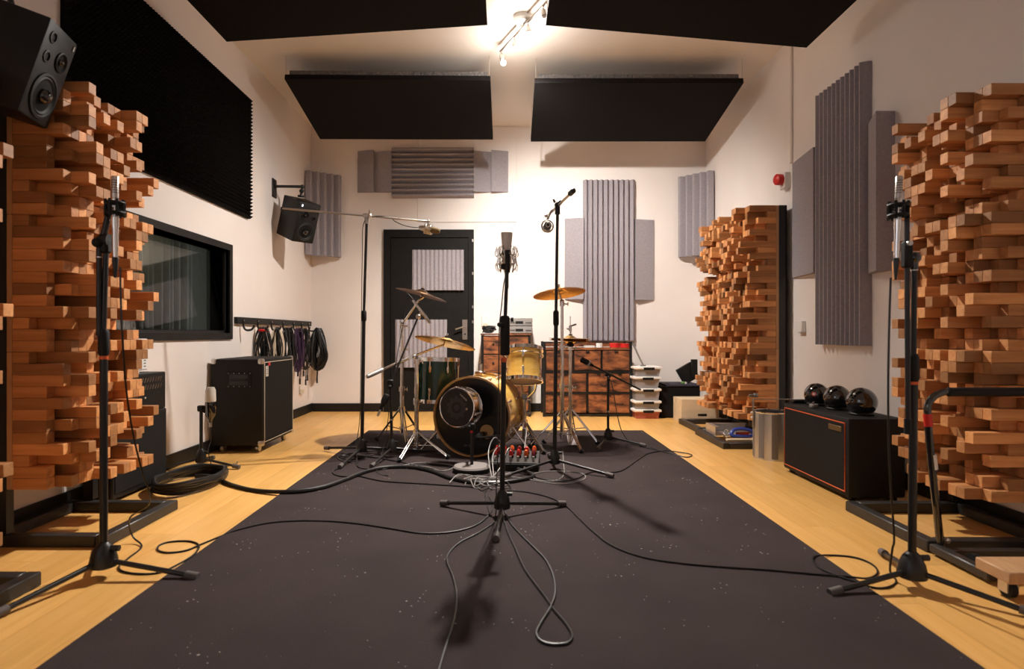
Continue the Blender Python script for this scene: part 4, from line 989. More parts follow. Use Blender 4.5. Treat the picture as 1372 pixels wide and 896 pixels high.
cable('thin lead looping up from the slanted pencil microphone to its stand', [P(549, 397.5, 4.6), P(546, 397, 4.6), P(543, 405, 4.58), P(541, 430, 4.55), P(535, 460, 4.5), P(528, 500, 4.43), V(cx-.025, cy-.01, .5), V(cx-.022, cy-.015, .3), V(cx-.05, cy-.07, .08)]+fpts([(505, 634), (520, 640)], .004), .003)
t = thing('drum_microphone', 'black microphone with its plug down at the small left stand', 'microphone', P(513, 540, 4.35))
a, bb = P(519, 528, 4.37), P(510, 548, 4.33); d = (bb-a).normalized()
part(t, 'body', MB().lathe([(.014, 0), (.024, .01), (.024, .06), (.013, .085), (.010, .12)], Matrix.Translation(a) @ frame_z(d), 16), RUBBER); part(t, 'plug', MB().cyl(a+d*.121, a+d*.17, .008), NICKEL)
# short stand before the bass cabinet
cx, cy = -2.03, 4.08
zz = lambda y, Y=4.08: P(0, y, Y).z
xx = lambda x, Y=4.08: P(x, 0, Y).x
t = thing('microphone_stand', 'short black mic stand in front of the tall white-piped cabinet', 'mic stand', (cx, cy, 0))
tripod(t, cx, cy, (-8, -150, 100), .265, 0, .75, leg_r=.008)
part(t, 'pole', MB().cyl((cx, cy, .10), (cx, cy, zz(548)), .011), DARK)
part(t, 'clip', MB().box((cx, cy, zz(547)), (.04, .04, .04), bev=.006).cyl((cx, cy, zz(549)), (xx(281), cy, zz(556)), .007), PLASTIC)
mx = xx(282)
t = thing('studio_microphone', 'dark microphone with a white head beside the tall cabinet', 'microphone', (mx, cy, zz(566)))
part(t, 'body', MB().lathe([(.010, zz(566)), (.014, zz(562)), (.033, zz(556)), (.036, zz(540)), (.034, zz(538))], Matrix.Translation((mx, cy, 0)), 24), GLOSSB)
part(t, 'grille', MB().lathe([(.033, zz(537.8)), (.035, zz(536)), (.033, zz(523)), (.024, zz(518.5)), (0, zz(518))], Matrix.Translation((mx, cy, 0)), 24), LIGHTP)
part(t, 'plug', MB().cyl((mx, cy, zz(572)), (mx, cy, zz(566.2)), .010), NICKEL)
cable('thin lead hanging from the white headed microphone to the floor', [V(mx, cy, zz(572)), V(mx+.003, cy, zz(590)), V(mx, cy-.03, .12)]+fpts([(286, 628), (300, 626), (316, 622), (318, 619)], .003), .003)
# ------------------------------------------------------------------ drum kit
def drum(t, M, r, depth, shell, top_head, bot_head, hoop_mat, hoop_h=.03, lugs=8, lug_mat=None, front_hole=None, hoop_out=.012):
    """axis +Z of M from bottom (resonant) head to top head, M at drum centre"""
    h = depth/2
    part(t, 'shell', MB().lathe([(r, -h), (r, h), (r-.008, h), (r-.008, -h)], M, 48, close=True), shell)
    part(t, 'batter_head', MB().lathe([(r-.009, h-.002), (r+.002, h-.002), (r+.001, h+.004), (0, h+.004)], M, 48), top_head)
    if front_hole is None:
        part(t, 'resonant_head', MB().lathe([(r-.009, -h+.002), (r+.002, -h+.002), (r+.001, -h-.004), (0, -h-.004)], M, 48), bot_head)
    else:
        hx, hy, hr = front_hole; bm = MB(); eds = []
        for cx_, cy_, rr, n in ((0, 0, r+.001, 64), (hx, hy, hr, 32)):
            vs = [bm.bm.verts.new((cx_+rr*math.cos(2*PI*i/n), cy_+rr*math.sin(2*PI*i/n), -h-.004)) for i in range(n)]
            eds += [bm.bm.edges.new((vs[i], vs[(i+1) % n])) for i in range(n)]
        bmesh.ops.triangle_fill(bm.bm, use_beauty=True, edges=eds)
        bm.xf(M); hd = part(t, 'resonant_head', bm, bot_head)
        part(hd, 'port_ring', MB().torus((hx, hy, -h-.005), hr, .004, (0, 0, 1), 28, 6).xf(M), PLASTIC)
    for s in (-1, 1):
        z = s*h
        part(t, 'hoop', MB().lathe([(r+.003, z-hoop_h/2+s*.004), (r+hoop_out, z-hoop_h/2+s*.004), (r+hoop_out, z+hoop_h/2+s*.004), (r+.003, z+hoop_h/2+s*.004)], M, 56, close=True), hoop_mat)
    lm = lug_mat or CHROME
    for k in range(lugs):
        a = 2*PI*(k+.5)/lugs; d = V(math.cos(a), math.sin(a), 0); Rk = Matrix.Rotation(a, 4, 'Z')
        for s in (-1, 1):
            part(t, 'lug', MB().box(d*(r+.008)+V(0, 0, s*h*.55), (.016, .018, min(.06, depth*.28)), R=Rk, bev=.004).cyl(d*(r+.013)+V(0, 0, s*h*.55), d*(r+.013)+V(0, 0, s*(h+.012)), .003, seg=6)
                 .box(d*(r+.012)+V(0, 0, s*(h+.010)), (.016, .012, .016), R=Rk, bev=.003).xf(M), lm)
    return t
def aim(c, axis): return Matrix.Translation(c) @ frame_z(axis)
# bass drum, front head towards the camera and slightly left
a15 = math.radians(15); nf = V(-math.sin(a15), -math.cos(a15), 0)
fc = V(-.232, 4.39, .303); cb = fc-nf*.20
t = thing('bass_drum', 'amber maple bass drum with ported black front head', 'drum', (cb.x, cb.y, RUGZ))
Rb = Matrix((( math.cos(a15), 0, nf.x*-1, 0), (-math.sin(a15)*-1*-1, 0, nf.y*-1, 0), (0, 1, 0, 0), (0, 0, 0, 1)))
# columns: local x = right of the viewer, local y = up, local z = away from the camera
xr = V(math.cos(a15), -math.sin(a15), 0)
Rb = Matrix(((xr.x, 0, -nf.x, 0), (xr.y, 0, -nf.y, 0), (xr.z, 1, 0, 0), (0, 0, 0, 1)))
Mb = Matrix.Translation(cb) @ Rb
drum(t, Mb, .276, .38, MAPLE, HEADW, HEADB, HOOPW, .036, 8, CHROME, (.112, -.105, .055), .016)
part(t, 'head_print', MB().bx((-.06, -.22, -.1945), (-.035, -.205, -.194)).bx((-.025, -.22, -.1945), (.0, -.205, -.194)).xf(Mb), GREYP)
for s in (-1, 1):
    f = Mb @ V(s*.43, -.286, -.10)
    sp = part(t, 'spur', MB().cyl(Mb @ V(s*.27, -.09, -.06), Mb @ V(s*.43, -.276, -.10), .009), CHROME)
    part(sp, 'rubber_foot', MB().sphere(Mb @ V(s*.432, -.281, -.10), .013, seg=10), FOOT)
part(t, 'tom_bracket', MB().box((0, .30, .02), (.07, .03, .09), bev=.006).cyl((0, .31, .02), (0, .37, .02), .014).xf(Mb), CHROME)
# sub-kick drum microphone on round base
n2 = V(-.42, -.906, .05).normalized(); c0 = P(612, 546, 4.15); ck = c0-n2*.06
bx_, by_ = -.208, 3.94
t = thing('subkick_microphone', 'black faced drum shaped microphone on a round base before bass drum', 'microphone', (bx_, by_, RUGZ))
Mk = aim(ck, -n2)
part(t, 'shell', MB().lathe([(.128, -.055), (.128, .055), (.12, .055), (.12, -.055)], Mk, 40, close=True), CHROME)
hd = part(t, 'front_mesh', MB().lathe([(.129, -.056), (.127, -.060), (0, -.060)], Mk, 40), MESHB)
for s in (-1, 1): part(t, 'rim', MB().torus((0, 0, s*.056), .133, .0055, (0, 0, 1), 44, 8).xf(Mk), CHROME)
part(t, 'back_mesh', MB().lathe([(.129, .056), (.127, .060), (0, .060)], Mk, 40), MESHB)
for k in range(6):
    a = 2*PI*(k+.3)/6; d = V(math.cos(a), math.sin(a), 0)
    part(t, 'lug', MB().box(d*.136, (.014, .018, .07), R=Matrix.Rotation(a, 4, 'Z'), bev=.004).cyl(d*.139+V(0, 0, -.055), d*.139+V(0, 0, .055), .003, seg=6).xf(Mk), CHROME)
# gear emblem and small logo on the mesh (local frame: x right, y up, facing -n2)
xr2 = V(n2.y*-1, n2.x, 0).normalized(); up2 = n2.cross(xr2) * 1
xr2 = V(-n2.y, n2.x, 0).normalized(); up2 = xr2.cross(-n2) if xr2.cross(-n2).z > 0 else -xr2.cross(-n2)
Mf = Matrix(((xr2.x, up2.x, n2.x, 0), (xr2.y, up2.y, n2.y, 0), (xr2.z, up2.z, n2.z, 0), (0, 0, 0, 1))); Mf = Matrix.Translation(ck+n2*.0612) @ Mf
g = []
for k in range(40):
    rr = .080 if (k//2) % 2 else .066; a = 2*PI*k/40; g.append((rr*math.cos(a), rr*math.sin(a)))
m = MB(); vs = [(x, y, 0) for x, y in g]+[(.040*math.cos(2*PI*k/40), .040*math.sin(2*PI*k/40), 0) for k in range(40)]
m._add(vs, [(k, (k+1) % 40, 40+(k+1) % 40, 40+k) for k in range(40)]); m.lathe([(.022, 0), (0, .0001)], None, 24)
part(hd, 'gear_emblem', m.xf(Mf), new_mat('faint_print', (.055, .047, .05), .7)[0])
text_part(hd, 'logo', 'YAMAHA', .017, Mf @ Matrix.Translation((.050, .072, .0006)) @ rotz(-38), LIGHTP, local=False)
part(t, 'small_badge', MB().cyl((.078, -.005, 0), (.078, -.005, .003), .008, seg=12).xf(Mf), NICKEL)
part(t, 'base', MB().lathe([(.112, 0), (.120, .006), (.120, .030), (.112, .040), (.02, .044), (.001, .044)], Matrix.Translation((bx_, by_, RUGZ)), 40), DISC)
part(t, 'base_rim', MB().lathe([(.1205, .006), (.122, .008), (.122, .028), (.1205, .03)], Matrix.Translation((bx_, by_, RUGZ)), 40, close=True), RUBBER)
ptop = V(bx_+.004, by_+.02, .295)
part(t, 'pole', MB().cyl((bx_, by_+.01, .05), ptop, .011), DARK)
e = ck+xr2*.095-up2*.105
part(t, 'clamp', MB().cyl(ptop, e, .010).box(ptop, (.035, .035, .045), bev=.006).sphere(ptop+V(-.02, -.02, .0), .012), PLASTIC)
part(t, 'red_mark', MB().box(ptop+V(-.006, -.02, -.03), (.018, .006, .014)), RED)
# microphone at the port
pm = Mb @ V(.070, -.135, -.245)
t = thing('kick_microphone', 'small dark microphone poking into the port of the bass drum', 'microphone', pm)
d = (Mb @ V(.10, -.12, -.15)-pm).normalized()
part(t, 'body', MB().lathe([(.013, -.03), (.022, -.02), (.024, .035), (.020, .055)], Matrix.Translation(pm) @ frame_z(d), 18), DARK); part(t, 'silver_ring', MB().ring(pm+d*.02, d, .0245, .027, .012, 18), CHROME)
part(t, 'grille', MB().lathe([(.019, .056), (.021, .062), (.016, .085), (0, .09)], Matrix.Translation(pm) @ frame_z(d), 18), NICKEL)
t = thing('boom_stand', 'low dark mic stand before the lower right of the bass drum', 'mic stand', (pm.x+.16, 4.13, RUGZ), None, 'low drum mic stands')
part(t, 'base', MB().lathe([(.085, 0), (.09, .006), (.086, .018), (.015, .024), (.001, .024)], Matrix.Translation((pm.x+.16, 4.13, RUGZ)), 28), DARK)
part(t, 'pole', MB().cyl((pm.x+.16, 4.13, .03), (pm.x+.16, 4.13, .215), .009), DARK); part(t, 'boom', MB().cyl((pm.x+.17, 4.12, .212), pm-d*.032, .007), DARK)
# floor drum
t = thing('floor_tom', 'dark green floor drum with chrome lugs behind the left stands', 'drum', (-.548, 4.97, RUGZ))
cf = V(-.548, 4.97, .525)
drum(t, aim(cf, (.02, .03, 1)), .172, .325, GREEN, HEADW, HEADW, CHROME, .03, 8)
for a in (-140, -20, 100):
    d = V(math.cos(math.radians(a)), math.sin(math.radians(a)), 0)
    lg = part(t, 'leg', MB().cyl(cf+d*.192+V(0, 0, .09), V(cf.x+d.x*.192, cf.y+d.y*.192, .03), .006), CHROME)
    part(lg, 'rubber_foot', MB().cyl(V(cf.x+d.x*.192, cf.y+d.y*.192, RUGZ), V(cf.x+d.x*.192, cf.y+d.y*.192, .035), .010), FOOT); part(t, 'leg_bracket', MB().box(cf+d*.185+V(0, 0, -.03), (.03, .03, .05), R=Matrix.Rotation(math.radians(a), 4, 'Z'), bev=.005), CHROME)
# rack tom on its stand
ct = P(702, 489, 4.75)
t = thing('rack_tom', 'amber maple drum tipped back on its stand, right of bass drum', 'drum', ct+V(0, 0, -.12))
Mt = aim(ct, V(.02, .27, .96))
drum(t, Mt, .140, .235, MAPLE, HEADW, HEADW, CHROME, .026, 6)
part(t, 'mount_bracket', MB().torus((0, 0, .075), .150, .005, (0, 0, 1), 36, 6).box((.05, -.153, .03), (.05, .025, .11), bev=.006).cyl((.05, -.16, .08), (.05, -.165, -.12), .009).xf(Mt), CHROME)
# clip microphones on the tom rim
for lab, lx, ly in (('small clip microphone on the left rim of amber drum', -.085, -.12), ('small clip microphone on the right rim of amber drum', .075, -.12)):
    p = Mt @ V(lx, ly, .14); t = thing('clip_microphone', lab, 'microphone', p, None, 'clip microphones on the amber drum')
    part(t, 'body', MB().cyl(p+V(0, -.02, .045), p+V(.0, .03, .02), .011).sphere(p+V(0, -.022, .046), .013), CHROME); part(t, 'clip', MB().box(p+V(0, -.005, .0), (.03, .03, .05), bev=.006).cyl(p+V(0, -.01, -.01), p+V(0, -.02, -.06), .006), NICKEL)
# chrome stands
def chrome_stand(t, cx, cy, z_top, angs, L=.24, zj=.25, r=.016, split=None, mat=None):
    mat = mat or CHROME
    zs = split or [z_top]
    z0 = min(.12, zj*.3); rr = r
    for zt_ in zs:
        part(t, 'tube', MB().cyl((cx, cy, z0), (cx, cy, zt_), rr), mat)
        part(t, 'collar', MB().cyl((cx, cy, zt_-.025), (cx, cy, zt_+.012), rr+.007, seg=14).cyl((cx+.012, cy, zt_-.008), (cx+.042, cy-.006, zt_-.008), .006).box((cx+.045, cy-.006, zt_-.008), (.008, .010, .03), bev=.003), mat)
        z0 = zt_; rr = max(rr-.0022, .007)
    part(t, 'leg_collar', MB().cyl((cx, cy, zj-.03), (cx, cy, zj+.02), r+.009, seg=16), mat); part(t, 'brace_collar', MB().cyl((cx, cy, zj*.36), (cx, cy, zj*.36+.03), r+.008, seg=16), mat)
    for a in angs:
        d = V(math.cos(math.radians(a)), math.sin(math.radians(a)), 0); s = V(-d.y, d.x, 0)*.008
        A_ = V(cx, cy, zj)+d*.02; E = V(cx, cy, RUGZ+.016)+d*L; Mi = A_.lerp(E, .55); B_ = V(cx, cy, zj*.36+.015)+d*.02
        lg = part(t, 'leg', MB().cyl(A_+s, E+s, .0055, seg=8).cyl(A_-s, E-s, .0055, seg=8), mat)
        part(lg, 'brace', MB().cyl(B_, Mi, .005, seg=8), mat); part(lg, 'rubber_foot', MB().cyl(E-V(0, 0, .0155)-d*.012, E+V(0, 0, .012)+d*.010, .014, seg=10), RUBBER)
def cymbal(label, c, r, nrm, mat, bell=.055, group='cymbals of the drum kit'):
    M = aim(c, nrm)
    t = thing('cymbal', label, 'cymbal', c, M.to_3x3().to_4x4(), group)
    prof = [(.006, .030), (bell*.5, .027), (bell*.85, .016), (bell, .010), (r*.5, .003), (r*.8, -.007), (r, -.016), (r, -.0175), (r*.8, -.0085), (r*.5, .0015), (bell, .0085), (bell*.85, .0145), (bell*.5, .0255), (.006, .0285)]
    part(t, 'plate', MB().lathe(prof, None, 64, close=True), mat, local=True)
    m = MB()
    for k in range(7): m.torus((0, 0, .004-(k*.0016)), r*(.35+.085*k), .0006, (0, 0, 1), 64, 4)
    part(t, 'lathe_grooves', m, mat, kind='stuff', local=True)
    part(t, 'felt', MB().lathe([(.016, .031), (.016, .040), (.004, .041)], None, 14), RUBBER, local=True)
    part(t, 'wing_nut', MB().box((0, 0, .055), (.034, .007, .016), bev=.003).cyl((0, 0, .0415), (0, 0, .062), .007), CHROME, local=True)
# stand A: ride boom
rc = P(597, 457, 4.75); rn = V(.20, .15, .95).normalized()
cymbal('large cymbal low over the green drum, gold underside lit', rc, .240, rn, BRONZE, .07)
t = thing('cymbal_stand', 'chrome stand with a thick slanting boom carrying the low large cymbal', 'cymbal stand', (-.645, 4.50, RUGZ), None, 'chrome drum stands')
chrome_stand(t, -.645, 4.50, .72, (-105, -35, 100), .30, .17, .017, [.40, .70])
pv = V(-.645, 4.50, .725)
be = rc-rn*.004; tip = P(494, 503.5, 4.33)
dr_ = (be-tip).normalized(); pvb = tip+dr_*((pv-tip).dot(dr_))
bm_ = part(t, 'boom', MB().cyl(tip, pvb, .0125).cyl(pvb, be-dr_*.02-rn*.02, .0085), CHROME); part(bm_, 'weight', MB().cyl(tip-dr_*.01, tip+dr_*.12, .0165).sphere(tip-dr_*.01, .014), SILVERP)
part(t, 'tilter', MB().cyl(pvb+V(0, .02, 0), pvb-V(0, .03, 0), .02).cyl(pv, pvb, .012).cyl(be-rn*.03-dr_*.015, be+rn*.026, .0055), CHROME)
# stand B: left crash
lc = P(565, 392.5, 5.0); ln = V(.26, .02, .96).normalized()
cymbal('dark cymbal high on the left in front of the black door', lc, .215, ln, DBRONZE, .055)
t = thing('cymbal_stand', 'tall chrome stand behind the green drum holding the high left cymbal', 'cymbal stand', (-.84, 5.02, RUGZ), None, 'chrome drum stands')
chrome_stand(t, -.84, 5.02, .97, (-70, 50, 170), .22, .28, .0165, [.45, .78, .97])
p1, p2 = V(-.84, 5.02, .975), P(562, 401, 5.0)
part(t, 'boom', MB().cyl(p1, p2, .009), CHROME); part(t, 'tilter', MB().sphere(p1, .022).tube(catmull([p2, P(567, 398, 5.0), lc-ln*.012], 4), .008, 8).cyl(lc-ln*.03, lc+ln*.026, .0055), CHROME)
# crash right
rcx = P(749, 391, 4.75); rn2 = V(-.11, .15, .98).normalized()
cymbal('golden cymbal high on the right above the wide chest', rcx, .205, rn2, BRONZE, .055)
t = thing('cymbal_stand', 'tall chrome stand under the high golden right cymbal', 'cymbal stand', (.455, 4.75, RUGZ), None, 'chrome drum stands')
chrome_stand(t, .455, 4.75, 1.16, (-60, 60, 180), .25, .28, .0165, [.50, .80, 1.14])
q1 = V(.455, 4.75, 1.15)
part(t, 'tilter', MB().sphere(q1, .02).cyl(q1, rcx-rn2*.02, .008).cyl(rcx-rn2*.03, rcx+rn2*.026, .0055), CHROME)
# hi-hat
hx, hy, hz = .552, 5.05, .845
t = thing('hi_hat_stand', 'chrome pedal stand of the hi-hat cymbals before the wide chest', 'cymbal stand', (hx, hy, RUGZ), None, 'chrome drum stands')
chrome_stand(t, hx, hy, .80, (-35, 75, 205), .25, .27, .0155, [.46, .79])
part(t, 'pull_rod', MB().cyl((hx, hy, .79), (hx, hy, hz+.20), .0035), CHROME); part(t, 'seat_cup', MB().lathe([(.012, .785), (.030, .80), (.028, .825), (.010, .83)], Matrix.Translation((hx, hy, 0)), 18), RUBBER)
part(t, 'pedal', MB().hexa([(hx-.045, hy-.28, RUGZ+.004), (hx+.045, hy-.28, RUGZ+.004), (hx+.035, hy-.01, RUGZ+.004), (hx-.035, hy-.01, RUGZ+.004), (hx-.045, hy-.28, RUGZ+.018), (hx+.045, hy-.28, RUGZ+.018), (hx+.035, hy-.01, .10), (hx-.035, hy-.01, .10)]), CHROME)
cymbal('lower hi-hat cymbal of the pair before the wide chest', V(hx, hy, hz), .178, V(-.02, .01, -1), BRONZE, .05, 'hi-hat cymbals')
cymbal('upper hi-hat cymbal of the pair before the wide chest', V(hx, hy, hz+.012), .178, V(.05, -.02, 1), BRONZE, .05, 'hi-hat cymbals')
t = thing('hi_hat_clutch', 'chrome clutch with a dark lever on the hi-hat rod', 'clutch', (hx, hy, hz+.08))
part(t, 'barrel', MB().cyl((hx, hy, hz+.075), (hx, hy, hz+.12), .013).cyl((hx, hy, hz+.085), (hx-.03, hy, hz+.10), .006), CHROME); part(t, 'lever', MB().box((hx+.022, hy, hz+.125), (.06, .014, .014), R=roty(-18), bev=.004), DARK)
# tom stand
t = thing('tom_stand', 'chrome stand carrying the amber drum beside the bass drum', 'drum stand', (.157, 4.70, RUGZ), None, 'chrome drum stands')
chrome_stand(t, .157, 4.66, .40, (-50, 70, 190), .22, .22, .0165, [.30, .40])
part(t, 'angle_arm', MB().cyl((.157, 4.66, .40), Mt @ V(.02, -.05, -.155), .0105).tube(catmull([(.157, 4.66, .39), (.23, 4.63, .46), (.245, 4.62, .52)], 5), .009, 8).box((.157, 4.66, .42), (.05, .05, .05), bev=.008), CHROME)
# stage box with red plugs
t = thing('stage_box', 'black cable box full of red plugs beside the middle stand', 'stage box', (.075, 4.05, RUGZ))
ctr = V(.075, 4.05, RUGZ+.045); Rz = rotz(-6)
part(t, 'case', MB().hexa([Matrix.Translation((ctr.x, ctr.y, RUGZ)) @ Rz @ V(*p) for p in ((-.16, -.11, 0), (.16, -.11, 0), (.16, .13, 0), (-.16, .13, 0), (-.16, -.11, .045), (.16, -.11, .045), (.16, .13, .088), (-.16, .13, .088))]), PLASTIC)
top = Matrix.Translation((ctr.x, ctr.y, RUGZ)) @ Rz @ Matrix.Translation((0, 0, .0655)) @ rotx(10.3)
part(t, 'panel', MB().box((0, .01, .003), (.31, .22, .004)).xf(top), STEEL)
for r in range(2):
    for c in range(6):
        x, y = -.125+.05*c, .0+.065*r
        s = part(t, 'socket', MB().cyl((x, y, .005), (x, y, .02), .017, seg=14).xf(top), RUBBER)
        pg = part(t, 'plug', MB().lathe([(.0145, .02), (.0155, .028), (.0135, .046), (.007, .058)], Matrix.Translation((x, y, 0)) @ rotx(6*((c*7+r) % 5-2)), 12).xf(top), [RED, ORANGE, RED, RED, ORANGE, REDHOOD][(c+r*2) % 6], 'red cable plug')
for c in range(6):
    x = -.125+.05*c
    part(t, 'jack', MB().cyl((x, -.06, .005), (x, -.06, .035), .009, seg=10).xf(top), NICKEL)
part(t, 'front_switch', MB().sphere(Matrix.Translation((ctr.x, ctr.y, RUGZ)) @ Rz @ V(.07, -.103, .025), .012, seg=10), CHROME)

# ------------------------------------------------------------------ trolley and dolly at right
t = thing('folding_trolley', 'black folding trolley with padded handle before the right panels', 'trolley', (1.97, 2.42, 0))
r = .0145
part(t, 'handle_frame', MB().tube(catmull([(1.775, 2.47, .03), (1.745, 2.47, .30), (1.722, 2.47, .56), (1.73, 2.47, .625), (1.775, 2.47, .66), (1.85, 2.465, .665), (2.20, 2.44, .665), (2.26, 2.44, .62), (2.27, 2.44, .50), (2.24, 2.44, .03)], 6), r, 10), GLOSSB)
part(t, 'foam_grip', MB().cyl((1.80, 2.467, .664), (2.17, 2.443, .666), .0185), RUBBER)
part(t, 'red_tape', MB().cyl((1.725, 2.47, .525), (1.7195, 2.47, .575), .0157), RED); part(t, 'white_tape', MB().cyl((1.7465, 2.47, .35), (1.739, 2.47, .41), .0153), WHITE)
for x in (1.755, 2.24): part(t, 'side_rail', MB().bx((x-.02, 2.18, .012), (x+.02, 2.485, .045), bev=.005), STEEL)
part(t, 'cross_rail', MB().bx((1.776, 2.2, .02), (2.219, 2.24, .042)).bx((1.776, 2.40, .02), (2.219, 2.44, .042)), STEEL)
for x in (1.80, 2.2): part(t, 'wheel', MB().cyl((x-.012, 2.325, .03), (x+.012, 2.325, .03), .03, seg=18), RUBBER)
part(t, 'hinge_bolt', MB().sphere((1.795, 2.46, .065), .012, seg=10), NICKEL)
t = thing('wooden_dolly', 'wooden dolly board on black casters at the lower right edge', 'dolly', (1.85, 2.08, 0))
part(t, 'board', MB().bx((1.672, 2.01, .070), (2.13, 2.16, .110), bev=.004), PLY)
for x in (1.725, 2.08): 
    c_ = part(t, 'caster', MB().bx((x-.025, 2.05, .064), (x+.025, 2.11, .0698)).bx((x-.02, 2.06, .02), (x-.014, 2.1, .067)).bx((x+.014, 2.06, .02), (x+.02, 2.1, .067)), NICKEL)
    part(c_, 'wheel', MB().cyl((x-.011, 2.08, .03), (x+.011, 2.08, .03), .03, seg=18), RUBBER)

# ------------------------------------------------------------------ cables on the floor
r = .012
sn = [(262, 640), (285, 641), (310, 652), (345, 660), (390, 663.5), (430, 658), (462, 647), (490, 636), (515, 630.5), (545, 629.5), (575, 634), (605, 645), (640, 651), (680, 650), (715, 642)]
cable('thick black stage snake winding across the rug from left coil', fpts(sn, r)+[V(.09, 3.91, .03)], r, seg=8)
m = MB(); q = random.Random(9); pts = []
for k in range(7*18):
    a = 2*PI*k/18+.6; jr = 1+.07*math.sin(k*.37)+q.uniform(-.03, .03)
    pts.append(V(-1.86+.165*math.cos(a)*jr, 3.60+.265*math.sin(a)*jr, .012+.009*(k/18)+.005*math.sin(k*1.3)))
single('cable_coil', m.tube(catmull(pts, 2), .011, 7), CABLE, 'thick black cable coiled on floor before the left amp', 'cable')
r = .0042
left = [(560, 717.5), (520, 711), (480, 705), (440, 701.5), (400, 701), (360, 704), (320, 713), (290, 722), (268, 731), (250, 738.5), (228, 741.5), (213, 739), (213, 732), (228, 727), (252, 726), (266, 731), (262, 745), (245, 757), (215, 768), (185, 770), (163, 766), (160, 759), (172, 749), (190, 733)]
hang = [V(-1.60, 2.62, .03), V(-1.585, 2.58, .12), P(201, 672, 2.50), P(190, 630, 2.42), P(178, 580, 2.35), P(169, 520, 2.28), P(164, 450, 2.22), P(161.5, 390, 2.22), P(161.3, 358, 2.22)]
cable('mic lead hanging from left pencil microphone and looping over the rug', fpts([(655, 668), (660, 680), (655, 693), (640, 706), (618, 714), (590, 718)]+left, r)+hang, r*.9)
right = [(680, 660), (705, 662), (735, 669), (757, 680), (775, 697), (795, 716), (820, 735), (860, 750), (910, 758.5), (970, 764), (1030, 768), (1090, 773.5), (1135, 777), (1163, 776), (1176, 768), (1168, 757), (1145, 748), (1112, 745), (1091, 750), (1092, 760), (1110, 771), (1140, 782), (1170, 788.5), (1190, 788), (1201, 780)]
hang = [V(1.41, 2.22, .035), V(1.405, 2.20, .12), P(1198, 720, 2.18), P(1194, 660, 2.15), P(1191, 600, 2.13), P(1190, 520, 2.11), P(1191.5, 430, 2.11), P(1193.5, 372, 2.115)]
cable('mic lead from the right pencil microphone looping over the rug edge', fpts(right, r)+hang, r*.9)
cable('thin black lead running from the middle stand off the near rug edge', fpts([(662, 704), (640, 718), (617, 730), (602, 744), (599, 757), (606, 775), (611, 796), (611, 822), (605, 848), (597, 872), (590, 896), (582, 925), (575, 960)], .0038), .0038)
cable('black lead making a teardrop loop on the rug before middle stand', fpts([(672, 688), (679, 713), (690, 738), (702, 765), (715, 784), (730, 804), (742, 822), (756, 838), (766, 855), (762, 866), (744, 869), (726, 865), (719, 854), (726, 838), (738, 818), (744, 798), (741, 775), (731, 754), (715, 737), (699, 721), (684, 704), (676, 688)], .0042), .0042)
cable('lead from the left boom stand across the rug to middle cables', fpts([(457, 629), (447, 633), (448, 638), (460, 641), (480, 640.5), (500, 645), (520, 648), (560, 650.5), (600, 653), (640, 655.5), (652, 652), (655, 644)], .0042), .0042)
cable('pair of dark leads looping by the small left stand base', fpts([(480, 621), (478, 626), (486, 630), (510, 631.5), (540, 627), (570, 624.5), (600, 626), (598, 632), (570, 629), (540, 622), (500, 615), (470, 612), (455, 614), (470, 618), (500, 612)], .004), .004)
cable('grey lead lying in arcs under the green drum stands', fpts([(540, 626), (560, 622.5), (585, 623), (606, 626), (604, 631), (590, 633), (572, 628), (555, 627), (545, 630)], .004), .004, mat=CABLEG)
cable('thin grey lead coiled on the rug before the right boom stand', fpts([(655, 648), (668, 646), (690, 642), (720, 647), (748, 651), (770, 649), (784, 643), (780, 637), (760, 634), (735, 634), (716, 637), (713, 642), (722, 646), (740, 647), (752, 643), (756, 634), (755, 622), (754, 606)], .0035), .0035, mat=CABLEG)
cable('black lead looping on the rug right of the right boom stand', fpts([(715, 641), (730, 645), (755, 647), (775, 643), (784, 638), (800, 634), (830, 634), (855, 618), (868, 610), (890, 606), (915, 607), (927, 610), (920, 613), (900, 610), (880, 605), (862, 601), (845, 596)], .004), .004)
cable('lead hanging from the small right boom stand to the rug', [P(816, 505, 4.85), P(821, 520, 4.85), P(826, 550, 4.8), P(832, 575, 4.75)]+fpts([(840, 590.5), (845, 594), (858, 597), (880, 604)], .004), .0035)
cable('long dark lead curling round the back of the left boom stand', fpts([(506, 601), (500, 606), (480, 608), (462, 611), (452, 615), (462, 621), (480, 619)], .004), .004)
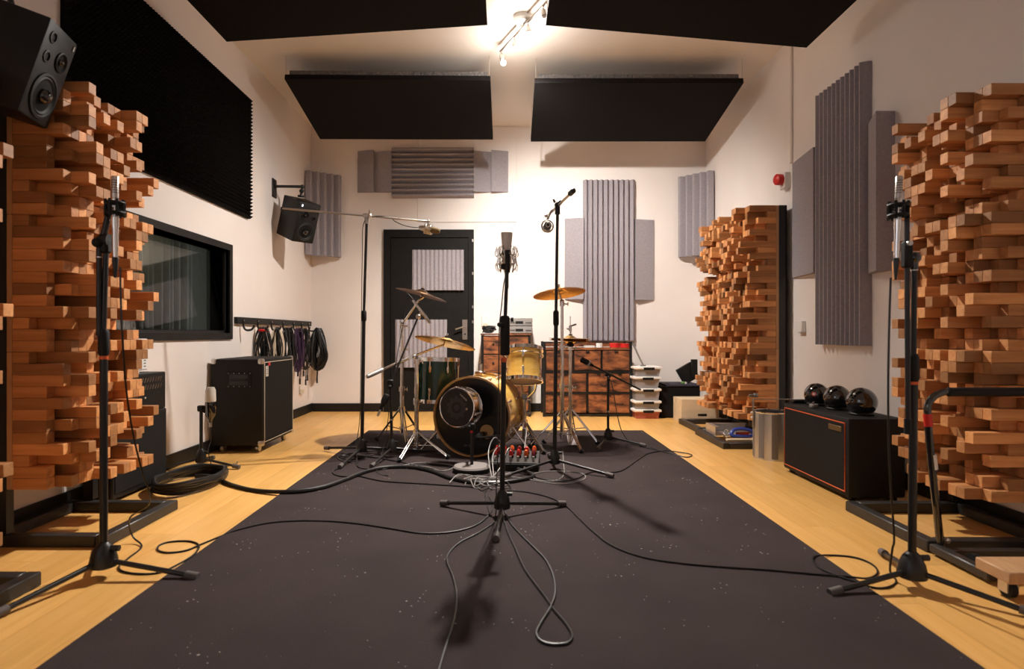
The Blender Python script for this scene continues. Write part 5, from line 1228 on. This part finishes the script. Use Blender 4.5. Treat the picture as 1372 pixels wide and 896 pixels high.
cable('slack lead hanging along pole of the long left boom stand', [P(560, 305, 4.6), P(545, 303, 4.56), P(530, 297, 4.52), P(522, 291, 4.5), P(500, 290, 4.44), P(487, 300, 4.40), P(485.5, 340, 4.40), P(484.5, 400, 4.40), P(483.5, 480, 4.40), P(482, 560, 4.40), V(-1.06, 4.37, .10)]+fpts([(478, 624), (470, 622)], .003), .0028)
cable('lead hanging down beside the pole of the middle stand', [P(678, 368, 2.99), P(675, 380, 2.95), P(672, 410, 2.94), P(669, 440, 2.94), P(668, 520, 2.94), P(667, 600, 2.94), P(665, 650, 2.93), V(-.04, 2.92, .03)]+fpts([(656, 690), (650, 665), (655, 655)], .003), .0028)
for k, (lab, pts) in enumerate((('silver grey lead arching from the red plugs over the box edge', [(.02, 4.03, .12), (-.02, 3.98, .17), (-.07, 3.9, .12)]), ('second grey lead arching from red plugs toward the round base', [(.0, 4.1, .14), (-.06, 4.05, .21), (-.10, 3.95, .13)]), ('third grey lead from red plugs dropping behind the middle stand', [(.06, 4.02, .12), (.03, 3.93, .16), (-.02, 3.84, .06)]), ('fourth grey lead looping above the red plugs to the tom stand', [(.14, 4.1, .13), (.16, 4.3, .22), (.14, 4.5, .20)]))):
    end = [(-.06-.01*k, 3.72-.02*k, .015), (-.05, 3.62, .014), (-.02+.02*k, 3.55, .014)] if k < 3 else [(.15, 4.55, .24)]
    cable(lab, [V(*p) for p in pts]+[V(*p) for p in end], .0035, 'grey leads at the red plugs', CABLEG)

q = random.Random(31)
spots_ = ['tangled grey lead nearest to the round base of the drum shaped microphone', 'tangled grey lead crossing behind the hub of the middle stand', 'tangled grey lead ending under the thick black snake', 'tangled grey lead looping left of the red plugs', 'tangled dark lead heaped in the knot by the middle stand']
for k, lab in enumerate(spots_):
    c0 = V(-.10+.03*k, 3.66-.03*k, 0); pts = []
    for i in range(9):
        a = i*1.1+k; p = c0+V(.09*math.cos(a)*q.uniform(.5, 1.1)-.02*i, .13*math.sin(a)*q.uniform(.4, 1.0), 0); p.z = RUGZ+.004+abs(q.gauss(0, .012)); pts.append(p)
    cable(lab, pts, .0032, 'tangled leads by the middle stand', CABLEG if k < 4 else CABLE)
